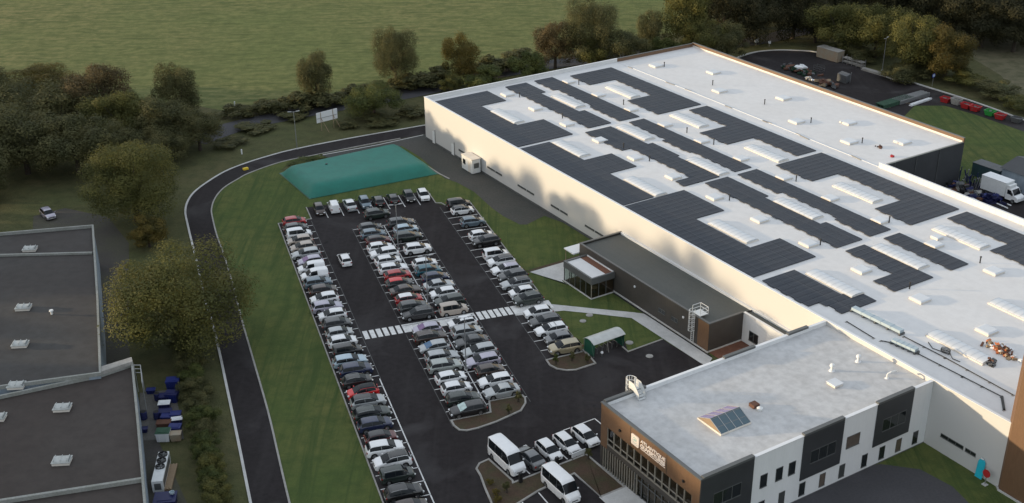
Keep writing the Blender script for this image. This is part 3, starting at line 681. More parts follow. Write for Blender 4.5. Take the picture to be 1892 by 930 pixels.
def wall_lamp(parent, a, b, z, m='sign_white'):
    l = MB(); l.box(a-0.12,a+0.12,b-0.16,b-0.003,z,z+0.24); l.build('wall_lamp', M[m], parent)
wall_lamp(an, 73.85, -7.4, 2.8); wall_lamp(an, 84.1, -7.4, 2.8)
MB().box(60.68,60.698,-6.9,-5.9,0.05,2.1) .build('door', M['trim_grey'], an)
# canopy at the far end of the annex
cn = frame_thing('entrance_canopy', 'small white canopy on thin posts at the far end of the grey annex', 'canopy')
cm = MB(); cm.box(58.2,60.6,-8.4,-5.2,2.55,2.72); cm.build('canopy_roof', M['sign_white'], cn)
for bb in (-8.2,-5.4): MB().tube((58.4,bb,0.05),(58.4,bb,2.55),0.05).build('post', M['timber_raw'], cn)
# caged ladder on the annex
def tubeset(parent, name, segs, r, m='steel_white'):
    mb = MB()
    for a, b in segs: mb.tube(a, b, r, r, 6)
    return mb.build(name, M[m], parent)
ld = frame_thing('caged_ladder', 'white caged access ladder up the timber corner of the annex', 'ladder')
la, lb = 86.2, -7.62
tubeset(ld, 'rail', [((la-0.25,lb,0.3),(la-0.25,lb,AZ+1.1)),((la+0.25,lb,0.3),(la+0.25,lb,AZ+1.1))], 0.035)
tubeset(ld, 'rung', [((la-0.25,lb,0.4+0.28*k),(la+0.25,lb,0.4+0.28*k)) for k in range(14)], 0.02)
hoops = []
for z in (2.2,2.8,3.4,4.0,4.6,5.1):
    pts = [(la+0.38*cos(t),lb-0.02-0.68*sin(t),z) for t in [pi*i/7 for i in range(8)]]
    hoops += list(zip(pts,pts[1:]))
for i in (1,3,4,6):
    t = pi*i/7; hoops.append(((la+0.38*cos(t),lb-0.02-0.68*sin(t),2.2),(la+0.38*cos(t),lb-0.02-0.68*sin(t),5.1)))
tubeset(ld, 'cage', hoops, 0.028)
g = []
x0,x1,y0,y1 = la-0.7,la+0.8,-7.2,-5.9
for z in (AZ+0.62,AZ+1.12):
    g += [((x0,y0,z),(x0,y1,z)),((x0,y1,z),(x1,y1,z)),((x1,y1,z),(x1,y0,z))]
for x,y in ((x0,y0),(x0,y1),(x1,y1),(x1,y0)): g.append(((x,y,AZ+0.1),(x,y,AZ+1.12)))
tubeset(ld, 'guard_rail', g, 0.035)
MB().box(x0,x1,y0,y1,AZ+0.14,AZ+0.20).build('platform', M['steel_white'], ld)

# glass pavilion
pv = frame_thing('glass_pavilion', 'small glass walled pavilion with white roof on the side of the grey annex', 'building')
PZ = 3.05; pa0,pa1,pb0,pb1 = 62.5,69.3,-11.4,-7.43
for u0,u1,v0,v1 in ((pa0,pa1,pb0,pb0+0.26),(pa0,pa0+0.26,pb0+0.26,pb1),(pa1-0.26,pa1,pb0+0.26,pb1)):
    MB().box(u0,u1,v0,v1,2.25,PZ+0.16).build('fascia', M['trim_grey'], pv)
MB().box(pa0+0.26,pa1-0.26,pb0+0.26,pb1-1.25,PZ-0.15,PZ-0.02).build('roof', M['roof_white'], pv)
MB().box(pa0+0.26,pa1-0.26,pb1-1.25,pb1-0.10,PZ-0.15,PZ-0.03).build('roof_gravel', M['tile_red'], pv)
MB().box(pa0+0.2,pa1-0.1,pb1-0.10,pb1+0.02,PZ-0.15,PZ+0.14).build('flashing', M['trim_white'], pv)
MB().box(pa0-0.03,pa1+0.03,pb0-0.03,pb1,0.03,0.16).build('plinth', M['concrete'], pv)
MB().box(pa0+0.1,pa1-0.1,pb0+0.1,pb1,0.162,0.18).build('floor', M['inside'], pv)
MB().box(pa0+0.3,pa1-0.3,pb1-0.12,pb1-0.05,0.182,2.2).build('back_wall', M['inside'], pv)
mu = []
for k in range(6):
    a = pa0+0.1+(pa1-pa0-0.2)*k/5; mu.append((a,pb0+0.1))
for k in range(1,3):
    b = pb0+0.1+(pb1-pb0-0.3)*k/3; mu += [(pa0+0.1,b),(pa1-0.1,b)]
for (a,b) in mu: MB().box(a-0.045,a+0.045,b-0.045,b+0.045,0.182,2.25).build('mullion', M['trim_grey'] if (a,b)!=mu[5] else M['slat'], pv)
gz = MB()
gz.add([(pa0+0.1,pb0+0.1,0.18),(pa1-0.1,pb0+0.1,0.18),(pa1-0.1,pb0+0.1,2.25),(pa0+0.1,pb0+0.1,2.25)],[(0,1,2,3)])
gz.add([(pa1-0.1,pb0+0.1,0.18),(pa1-0.1,pb1-0.1,0.18),(pa1-0.1,pb1-0.1,2.25),(pa1-0.1,pb0+0.1,2.25)],[(0,1,2,3)])
gz.add([(pa0+0.1,pb0+0.1,0.18),(pa0+0.1,pb1-0.1,0.18),(pa0+0.1,pb1-0.1,2.25),(pa0+0.1,pb0+0.1,2.25)],[(0,1,2,3)])
gz.build('glazing', M['glazing'], pv)
for i,(a,b) in enumerate(((64.2,-9.6),(66.4,-9.2),(67.9,-9.9))):
    tt = frame_thing('cafe_table', ['small round table inside the pavilion near its far corner','small round table in the middle of the glass pavilion','small round table inside the pavilion at its near corner'][i], 'table')
    MB().lathe([(0.28,0.182),(0.28,0.21),(0.04,0.23),(0.04,0.88)],(a,b,0),10).build('base', M['trim_grey'], tt)
    MB().lathe([(0.02,0.882),(0.45,0.882),(0.45,0.92),(0.02,0.92)],(a,b,0),14).build('table_top', M['timber_raw'], tt)

# ------------------------------------------------------------------ office block
of = frame_thing('office_building', 'two storey office block with timber front, pale flat roof and lit sign', 'building')
OZ, OT = 7.55, 8.0; A0,A1,B0,B1 = 100.9,117.0,-32.7,-0.02
wl = MB()
wl.box(A0,A0+0.3,B0+0.3,B1,0,OT-0.01); wl.build('wall', M['white_render'], of)
sw = MB(); sw.box(A1-0.3,A1,B0+0.3,B1,0,OT-0.01); sw.build('wall', M['white_render'], of)
fw = MB(); fw.box(A0,A1,B0,B0+0.299,5.55,OT-0.012); fw.box(A0,A0+1.15,B0,B0+0.299,2.75,5.549); fw.box(A1-1.1,A1,B0,B0+0.299,0.0,5.549); fw.build('timber_front', M['wood'], of)
sp = MB(); sp.box(A0,A1-1.11,B0+0.02,B0+0.299,2.72,3.38); sp.box(A0+0.0,A0+0.3,B0+0.02,B0+0.299,0,2.719); sp.build('spandrel', M['cladding_brown'], of)
MB().box(A0+0.3,A1-1.11,B0+0.9,B0+1.0,0.05,5.5).build('inner_wall', M['inside'], of)
MB().box(A0+0.31,A1-1.11,B0+0.3,B0+0.89,2.9,3.1).build('inner_floor', M['inside'], of)
MB().sheet([(A0+0.25,B0+0.25),(A1-0.25,B0+0.25),(A1-0.25,B1),(A0+0.25,B1)], OZ).build('roof', M['roof_office'], of)
# upper window band with mullions, transom, glass
ub = MB(); n = 12; u0, u1 = A0+1.15, A1-1.1
for k in range(n+1):
    u = u0+(u1-u0)*k/n; ub.box(u-0.05,u+0.05,B0+0.02,B0+0.16,3.381,5.548)
ub.box(u0,u1,B0+0.04,B0+0.14,4.08,4.16); ub.box(u0,u1,B0+0.0,B0+0.18,3.36,3.44)
fr = ub.build('window_band', M['slat'], of)
gb = MB(); gb.add([(u0,B0+0.2,3.39),(u1,B0+0.2,3.39),(u1,B0+0.2,5.54),(u0,B0+0.2,5.54)],[(0,1,2,3)]); gb.build('pane', M['glazing'], fr)
# ground floor slats and entrance glazing
sl = MB()
for k in range(15):
    u = A0+0.55+k*0.42; sl.box(u-0.045,u+0.045,B0-0.02,B0+0.10,0.06,2.715)
sl.build('slat_screen', M['slat'], of)
en = MB()
for k in range(9):
    u = 107.0+k*1.1; en.box(u-0.04,u+0.04,B0+0.03,B0+0.13,0.06,2.70)
en.box(107.0,115.8,B0+0.035,B0+0.125,2.05,2.12)
e2 = en.build('entrance_frame', M['trim_grey'], of)
gg = MB(); gg.add([(A0+0.31,B0+0.17,0.05),(A1-1.11,B0+0.17,0.05),(A1-1.11,B0+0.17,2.71),(A0+0.31,B0+0.17,2.71)],[(0,1,2,3)]); gg.build('pane', M['glazing'], e2)
MB().box(A0,A1-1.1,B0-0.03,B0+0.299,0.0,0.06).build('sill', M['concrete'], of)
# parapet coping: alternating dark boxes and white caps
cpd = MB(); cpw = MB()
cpd.box(A0-0.06,A1+0.08,B0-0.06,B0+0.34,OT,OT+0.14)
for v0,v1 in ((-32.36,-25.9),(-19.2,-13.5),(-8.6,-3.05)): cpd.box(A1-0.36,A1+0.10,v0,v1,OT+0.0,OT+0.26)
for v0,v1 in ((-32.36,-27.0),(-15.9,-11.3),(-6.2,-3.0)): cpd.box(A0-0.08,A0+0.34,v0,v1,OT,OT+0.26)
for v0,v1 in ((-25.898,-19.202),(-13.498,-8.602),(-3.048,-0.02)): cpw.box(A1-0.34,A1+0.06,v0,v1,OT,OT+0.06)
for v0,v1 in ((-26.998,-15.902),(-11.298,-6.202),(-2.998,-0.02)): cpw.box(A0-0.05,A0+0.32,v0,v1,OT,OT+0.06)
for src, mm in ((cpd,'trim_grey'),(cpw,'trim_white')):
    for k in range(len(src.v)//8):
        q = MB(); q.add(src.v[k*8:k*8+8], [[i-k*8 for i in f] for f in src.f[k*6:k*6+6]]); q.build('coping', M[mm], of)
for v0,v1,z0 in ((-32.69,-25.9,0.06),(-19.2,-13.5,2.5),(-8.6,-3.05,2.6)):
    d = MB(); d.box(A1+0.003,A1+0.09,v0,v1,z0,OT-0.002); dp = d.build('dark_panel', M['cladding_dark'], of)
    vm = (v0+v1)/2
    window(dp, vm-1.7, vm+1.9, A1+0.09, 4.2, 5.8, 'a+', 3)
    if z0 < 1: window(dp, vm-1.6, vm+1.4, A1+0.09, 0.9, 2.4, 'a+', 3)
for v0,v1 in ((-32.36,-27.0),(-15.9,-11.3),(-6.2,-3.0)):
    d = MB(); d.box(A0-0.08,A0-0.003,v0,v1,2.5,OT-0.002); d.build('dark_panel', M['cladding_dark'], of)
for v0,v1 in ((-24.8,-23.85),(-22.7,-21.75),(-20.95,-20.0)): window(of, v0, v1, A1, 3.8, 5.4, 'a+', 1)
window(of, -12.75, -10.8, A1, 3.95, 5.45, 'a+', 1, gm='blind')
for v0, gmm in zip((-24.75,-21.95,-19.1,-16.2,-13.35,-9.98,-7.3,-4.7,-2.05),('glass','glass_pale','glass','blind','glass_pale','glass','glass','blind','glass')): window(of, v0, v0+0.85, A1, 0.45, 2.1, 'a+', 1, gm=gmm)
MB().box(A1+0.003,A1+0.05,-25.89,B1,0.0,0.12).build('plinth', M['trim_grey'], of)
wall_lamp(of, 104.3, B0, 6.35, 'black'); wall_lamp(of, 114.6, B0, 6.35, 'black')
jb = MB(); jb.box(106.02,106.07,B0-0.02,B0-0.002,5.56,OT-0.02); jb.box(111.9,111.95,B0-0.02,B0-0.002,5.56,OT-0.02); jb.build('cladding_joint', M['cladding_brown'], of)
# sign: emblem tile and lettering
sg = frame_thing('company_sign', 'lit white lettering and square emblem on the timber front of the office', 'sign')
SB = B0-0.003
tl = MB(); r = 0.16; x0,x1,z0,z1 = 106.28,107.52,6.10,7.34
pts = []
for cx, cz, s0 in ((x1-r,z1-r,0),(x0+r,z1-r,90),(x0+r,z0+r,180),(x1-r,z0+r,270)):
    for k in range(5):
        t = radians(s0+k*22.5); pts.append((cx+r*cos(t), cz+r*sin(t)))
n = len(pts)
tl.add([(x,SB-0.10,z) for x,z in pts]+[(x,SB-0.003,z) for x,z in pts], [tuple(range(n))]+[(i,i+n,(i+1)%n+n,(i+1)%n) for i in range(n)])
tl.build('emblem_tile', M['sign_letter'], sg)
em = MB(); cx, cz = 106.9, 6.75
for rad, a0, a1 in ((0.36,0.2,2.6),(0.36,3.0,5.6),(0.20,-0.6,3.4)):
    k = 14; ring = []
    for i in range(k+1):
        t = a0+(a1-a0)*i/k; ring.append((t,))
    for i in range(k):
        t0, t1 = a0+(a1-a0)*i/k, a0+(a1-a0)*(i+1)/k
        em.add([(cx+q*cos(t),SB-0.108,cz+q*sin(t)) for q,t in ((rad,t0),(rad,t1),(rad-0.055,t1),(rad-0.055,t0))],[(0,1,2,3)])
em.obox((cx,SB-0.106,cz+0.02),(0.16,0.006,0.16),0,0,radians(45)); em.obox((cx+0.32,SB-0.106,cz-0.46),(0.14,0.006,0.05))
em.build('emblem', M['sign_mint'], sg)
def lettering(name, text, x0, z0, width, height, m, parent, bold=0.012):
    cu = bpy.data.curves.new(name, 'FONT'); cu.body = text; cu.size = 1.0; cu.offset = bold; cu.extrude = 0.05; cu.resolution_u = 3
    tmp = bpy.data.objects.new(name, cu); COL.objects.link(tmp)
    bpy.context.view_layer.update()
    me = bpy.data.meshes.new_from_object(tmp.evaluated_get(bpy.context.evaluated_depsgraph_get()))
    bpy.data.objects.remove(tmp); bpy.data.curves.remove(cu)
    xs = [v.co.x for v in me.vertices]; ys = [v.co.y for v in me.vertices]
    for v in me.vertices:
        x = x0+(v.co.x-min(xs))/(max(xs)-min(xs))*width; z = z0+(v.co.y-min(ys))/(max(ys)-min(ys))*height
        d = -0.02 if v.co.z < 0 else -0.10
        v.co = (x, SB+d+0.015, z)
    me.materials.clear(); me.materials.append(M[m]); me.name = name
    return link(name, me, parent)
lettering('letters', 'ATLANTIQUE', 107.78, 6.95, 3.95, 0.42, 'sign_letter', sg)
lettering('letters', 'OUVERTURES', 107.78, 6.42, 3.95, 0.46, 'sign_letter', sg, 0.03)
st = MB(); r_ = random.Random(2); x = 107.78
while x < 111.7:
    L = r_.uniform(0.25,0.75); L = min(L,111.73-x); st.box(x,x+L,SB-0.05,SB-0.003,6.22,6.30); x += L+0.07
st.build('tagline', M['sign_letter'], sg)
# roof lantern with lilac and blue glass
ln = frame_thing('roof_lantern', 'gabled glass roof lantern on the pale office roof, one slope lilac, one blue', 'roof lantern')
l0,l1,m0,m1 = 108.3,111.9,-25.7,-21.7
MB().ribbon([(l0,m0),(l1,m0),(l1,m1),(l0,m1)],0.10,OZ+0.004,OZ+0.20,closed=True).build('upstand', M['upstand'], ln)
lm = (l0+l1)/2; zr, ze = OZ+1.05, OZ+0.21
gA = MB(); gA.add([(l0,m0,ze),(l0,m1,ze),(lm,m1,zr),(lm,m0,zr)],[(0,1,2,3)]); gA.build('glass_slope', M['glass_lilac'], ln)
gB = MB(); gB.add([(lm,m0,zr),(lm,m1,zr),(l1,m1,ze),(l1,m0,ze)],[(0,1,2,3)]); gB.build('glass_slope', M['glass_blue'], ln)
ge = MB(); ge.add([(l0,m0-0.003,ze),(l1,m0-0.003,ze),(lm,m0-0.003,zr)],[(0,1,2)]); ge.add([(l0,m1+0.003,ze),(lm,m1+0.003,zr),(l1,m1+0.003,ze)],[(0,1,2)]); ge.build('gable', M['timber_raw'], ln)
br = []
for k in range(5):
    y = m0+(m1-m0)*k/4; br += [((l0,y,ze+0.03),(lm,y,zr+0.03)),((lm,y,zr+0.03),(l1,y,ze+0.03))]
br.append(((lm,m0,zr+0.03),(lm,m1,zr+0.03)))
tubeset(ln, 'glazing_bar', br, 0.035, 'steel')
# small things on the office roof
def roof_item(name, a, b, label, cat, kind):
    t = frame_thing(name, label, cat)
    if kind == 'cowl':
        MB().lathe([(0.16,0.004),(0.16,0.6),(0.30,0.62),(0.24,0.85),(0.02,0.95)],(a,b,OZ),10).build('cowl', M['steel_white'], t, 40)
        MB().lathe([(0.34,0.003),(0.30,0.10),(0.17,0.14)],(a,b,OZ),12).build('flashing', M['trim_white'], t, 40)
    if kind == 'hatch':
        MB().box(a-0.6,a+0.6,b-0.6,b+0.6,OZ+0.003,OZ+0.22).build('upstand', M['upstand'], t); MB().box(a-0.66,a+0.66,b-0.66,b+0.66,OZ+0.222,OZ+0.32).build('lid', M['dome'], t)
    if kind == 'bend':
        m = MB(); m.path([(a,b,OZ+0.004),(a,b,OZ+0.55),(a+0.15,b+0.35,OZ+0.75),(a+0.2,b+1.0,OZ+0.72),(a+0.1,b+1.4,OZ+0.45)],0.10,8); m.build('pipe', M['steel_white'], t)
        MB().lathe([(0.26,0.003),(0.2,0.1)],(a,b,OZ),10).build('flashing', M['trim_white'], t)
    if kind == 'fan':
        MB().box(a-0.7,a+0.1,b-0.4,b+0.4,OZ+0.003,OZ+0.42).build('motor_box', M['rust'], t); MB().lathe([(0.3,0.004),(0.34,0.3),(0.1,0.45)],(a+0.55,b,OZ),12).build('fan_cowl', M['steel_white'], t, 40)
roof_item('roof_fan', 110.0, -19.2, 'small brown and white extractor fan behind the roof lantern', 'roof fan', 'fan')
roof_item('roof_hatch', 111.2, -8.9, 'flat white square hatch in the middle of the office roof', 'hatch', 'hatch')
roof_item('vent_cowl', 109.0, -7.1, 'white vent cowl standing just behind the square office roof hatch', 'vent', 'cowl')
roof_item('vent_cowl', 109.2, -3.2, 'white vent cowl nearest the warehouse wall on the office roof', 'vent', 'cowl')
roof_item('vent_pipe', 113.4, -3.2, 'bent white pipe on the office roof near the white warehouse', 'pipe', 'bend')
# hooped crossover ladder on the parapet
cl = frame_thing('crossover_ladder', 'white hooped crossover ladder straddling the office parapet', 'ladder')
ca, cb = A0, -28.3
seg = []
for dx in (-1.05,):
    seg += [((ca-0.45,cb-0.35,3.2),(ca-0.45,cb-0.35,OT+1.25)),((ca-0.45,cb+0.35,3.2),(ca-0.45,cb+0.35,OT+1.25))]
tubeset(cl, 'rail', seg, 0.04)
tubeset(cl, 'rung', [((ca-0.45,cb-0.35,3.4+0.3*k),(ca-0.45,cb+0.35,3.4+0.3*k)) for k in range(16)], 0.025)
hp = []
for z in (5.2,5.9,6.6,7.3,8.0,8.7,9.2):
    pts = [(ca-0.45-0.85*sin(t),cb+0.55*cos(t),z) for t in [pi*i/8 for i in range(9)]]; hp += list(zip(pts,pts[1:]))
for i in range(1,8):
    t = pi*i/8; hp.append(((ca-0.45-0.85*sin(t),cb+0.55*cos(t),5.2),(ca-0.45-0.85*sin(t),cb+0.55*cos(t),9.2)))
tubeset(cl, 'cage', hp, 0.032)
st = MB()
for k in range(4): st.box(ca+0.25+0.28*k,ca+0.55+0.28*k,cb-0.45,cb+0.45,OZ+0.62-0.19*k,OZ+0.67-0.19*k)
st.box(ca-0.55,ca+0.35,cb-0.45,cb+0.45,OT+0.30,OT+0.36); st.build('step', M['steel_white'], cl)
for sgn in (-0.47,0.43): MB().add([(ca-0.5,cb+sgn,OT+0.36),(ca+0.4,cb+sgn,OT+0.36),(ca+1.35,cb+sgn,OZ+0.04),(ca+1.35,cb+sgn,OZ+0.8),(ca+0.45,cb+sgn,OT+1.2),(ca-0.5,cb+sgn,OT+1.2)],[(0,1,2,3,4,5)]).add([(ca-0.5,cb+sgn+0.04,OT+0.36),(ca+0.4,cb+sgn+0.04,OT+0.36),(ca+1.35,cb+sgn+0.04,OZ+0.04),(ca+1.35,cb+sgn+0.04,OZ+0.8),(ca+0.45,cb+sgn+0.04,OT+1.2),(ca-0.5,cb+sgn+0.04,OT+1.2)],[(5,4,3,2,1,0)]).build('side_panel', M['steel_white'], cl)

# ------------------------------------------------------------------ by the recessed white wall
cy = frame_thing('turquoise_panel', 'tall turquoise round topped panel leaning on the white warehouse wall', 'panel')
pts = [(124.15,0.06),(125.0,0.06),(125.0,1.9)] + [(124.575+0.425*cos(t),1.9+0.42*sin(t)) for t in [pi*i/8 for i in range(1,8)]] + [(124.15,1.9)]
n = len(pts); m = MB(); m.add([(a,-0.42+0.10*z,z) for a,z in pts]+[(a,-0.34+0.10*z,z) for a,z in pts],[tuple(range(n)),tuple(range(2*n-1,n-1,-1))]+[(i,i+n,(i+1)%n+n,(i+1)%n) for i in range(n)])
m.build('board', M['cyan'], cy); MB().obox((124.575,-0.24,2.42),(0.3,0.06,0.14)).build('white_cap', M['sign_white'], cy)
rs = frame_thing('round_sign', 'round red sign on a short grey post beside the turquoise panel', 'sign')
MB().tube((125.75,-0.75,0.0),(125.75,-0.75,1.35),0.06).build('post', M['steel'], rs)
m = MB(); ring = [(125.75+0.46*cos(2*pi*i/12),1.5+0.46*sin(2*pi*i/12)) for i in range(12)]
m.add([(a,-0.87,z) for a,z in ring]+[(a,-0.81,z) for a,z in ring],[tuple(range(12)),tuple(range(23,11,-1))]+[(i,i+12,(i+1)%12+12,(i+1)%12) for i in range(12)])
m.build('sign_face', M['red_paint'], rs)
MB().obox((125.75,-0.75,0.06),(0.5,0.5,0.12)).build('foot', M['concrete'], rs)

# white site cabin by the long wall
cb_ = frame_thing('site_cabin', 'white metal site cabin against the long warehouse wall', 'cabin')
MB().box(17.0,20.6,-1.95,-0.3,0.18,2.65).build('body', M['steel_white'], cb_)
MB().box(16.93,20.67,-2.03,-0.22,2.652,2.78).build('roof', M['upstand'], cb_)
for a in (17.4,20.2): MB().box(a-0.15,a+0.15,-1.9,-0.4,0.036,0.178).build('skid', M['trim_grey'], cb_)
window(cb_, 17.4, 18.3, -1.95, 1.2, 2.1, 'b-', 1); MB().box(19.2,20.0,-1.99,-1.953,0.25,2.2).build('door', M['upstand'], cb_)
v = MB(); v.box(20.603,20.66,-1.6,-0.6,1.1,2.0); v.build('vent_grille', M['trim_grey'], cb_)

# ------------------------------------------------------------------ vehicles
SPECS = {
 'hatchback': dict(L=4.05, W=1.76, r=0.31, axle=(-1.26,1.28), z0=0.20,
   top=[(-2.02,.55),(-1.99,.90),(-1.90,1.02),(-1.52,1.36),(-1.15,1.44),(-.3,1.465),(.15,1.44),(.42,1.37),(1.27,.97),(1.75,.83),(1.95,.72),(2.02,.50)],
   belt=[(-2.02,.53),(-1.95,.88),(-1.3,.95),(1.15,.90),(1.75,.78),(1.95,.66),(2.02,.48)], rear=(-1.87,-1.50), wind=(.46,1.22), side=(-1.58,1.08), roof=(-1.45,.4)),
 'suv': dict(L=4.40, W=1.84, r=0.35, axle=(-1.36,1.36), z0=0.25,
   top=[(-2.2,.60),(-2.17,1.02),(-2.08,1.16),(-1.72,1.54),(-1.35,1.62),(-.4,1.62),(.1,1.59),(.4,1.52),(1.27,1.12),(1.85,1.00),(2.12,.86),(2.2,.56)],
   belt=[(-2.2,.58),(-2.12,1.0),(-1.4,1.08),(1.15,1.04),(1.85,.94),(2.1,.78),(2.2,.54)], rear=(-2.05,-1.70), wind=(.44,1.22), side=(-1.82,1.05), roof=(-1.65,.38)),
 'sedan': dict(L=4.60, W=1.80, r=0.32, axle=(-1.40,1.40), z0=0.19,
   top=[(-2.3,.55),(-2.27,.88),(-2.15,.98),(-1.75,1.02),(-1.0,1.36),(-.6,1.43),(.1,1.44),(.4,1.38),(1.1,.98),(1.85,.84),(2.2,.70),(2.3,.48)],
   belt=[(-2.3,.53),(-2.2,.86),(-1.7,.94),(1.05,.91),(1.85,.79),(2.2,.64),(2.3,.46)], rear=(-1.68,-1.02), wind=(.43,1.06), side=(-1.35,.92), roof=(-.95,.36)),
 'estate': dict(L=4.62, W=1.81, r=0.33, axle=(-1.40,1.40), z0=0.20,
   top=[(-2.3,.55),(-2.27,.95),(-2.2,1.05),(-1.86,1.40),(-1.5,1.47),(-.5,1.48),(.05,1.45),(.32,1.38),(1.2,.99),(1.85,.85),(2.2,.71),(2.3,.48)],
   belt=[(-2.3,.53),(-2.22,.90),(-1.6,.96),(1.05,.92),(1.85,.80),(2.2,.65),(2.3,.46)], rear=(-2.17,-1.84), wind=(.36,1.15), side=(-1.92,1.02), roof=(-1.8,.30)),
 'small_van': dict(L=4.35, W=1.82, r=0.32, axle=(-1.32,1.38), z0=0.20,
   top=[(-2.17,.55),(-2.15,1.35),(-2.08,1.72),(-1.9,1.80),(-.4,1.84),(.35,1.80),(.65,1.70),(1.35,1.12),(1.9,.96),(2.12,.80),(2.17,.50)],
   belt=[(-2.17,.53),(-2.14,1.08),(1.25,1.02),(1.85,.90),(2.1,.72),(2.17,.48)], rear=(-2.155,-2.09), wind=(.68,1.30), side=(-1.75,1.12), roof=(-1.9,.6)),
 'minibus': dict(L=5.95, W=2.06, r=0.36, axle=(-1.75,1.95), z0=0.24,
   top=[(-2.95,.6),(-2.94,1.9),(-2.86,2.48),(-2.6,2.60),(.9,2.66),(1.35,2.60),(1.62,2.38),(2.28,1.42),(2.80,1.14),(2.93,.95),(2.97,.50)],
   belt=[(-2.95,.58),(-2.93,1.30),(2.2,1.30),(2.78,1.06),(2.92,.85),(2.97,.48)], rear=(-2.942,-2.88), wind=(1.66,2.24), side=(-2.55,2.05), roof=(-2.6,1.3)),
}
CARPAINT = {}
def paint(cname):
    if cname not in CARPAINT:
        rgb = PAINTS[cname]
        met = 0.35 if cname in ('silver','pale_blue','lilac','grey','blue_grey','gold','sage') else 0.0
        CARPAINT[cname] = mat(cname.replace('_',' ')+' car paint', rgb, 0.32, metal=met, coat=0.7, var=0.12, vscale=1.5)
    return CARPAINT[cname]
PAINTS = dict(white=(0.78,0.79,0.80), silver=(0.40,0.42,0.43), pale_blue=(0.38,0.48,0.55), lilac=(0.42,0.40,0.48), beige=(0.40,0.34,0.29), grey=(0.16,0.165,0.17),
    dark_grey=(0.050,0.053,0.056), black=(0.013,0.013,0.014), navy=(0.016,0.024,0.065), teal=(0.010,0.10,0.14), green_black=(0.018,0.028,0.024), brown=(0.045,0.028,0.022),
    maroon=(0.10,0.012,0.014), red=(0.38,0.012,0.016), bright_red=(0.62,0.012,0.014), gold=(0.38,0.33,0.22), blue_grey=(0.15,0.20,0.24), sage=(0.36,0.39,0.37))
def car_surface(sp):
    half, r = sp['W']/2, sp['r']; Lh = sp['L']/2
    wt = [(-Lh,.80),(-Lh+.10,.90),(-Lh+.45,.97),(-Lh+1.1,1.0),(Lh-1.1,1.0),(Lh-.45,.95),(Lh-.12,.85),(Lh,.72)]
    def sect(x):
        w = half*interp(wt, x); zb = interp(sp['belt'], x); ztop = max(interp(sp['top'], x), zb+0.02)
        gh = ztop-zb; t = min(1.0, gh/0.5)
        wr = w*(0.93-0.20*t) if sp['W'] < 2.0 else w*(0.94-0.08*t)
        zl = sp['z0']
        e = abs(abs(x)-Lh)
        if e < 0.25: zl = sp['z0']+0.10*(1-e/0.25)
        for ax in sp['axle']:
            d = abs(x-ax); R = r+0.07
            if d < R: zl = max(zl, r+sqrt(R*R-d*d))
        zl = min(zl, zb-0.08)
        return [(0.60*w,zl),(0.965*w,zl),(1.0*w,zl+0.5*(zb-zl)),(0.985*w,zb-0.05),(0.945*w,zb),
                (0.945*w+(wr-0.945*w)*0.5,zb+gh*0.46),(wr,ztop-min(0.085,gh*0.42)),(wr*0.90,ztop-0.028*t),(wr*0.5,ztop-0.006*t),(0.0,ztop)]
    return sect
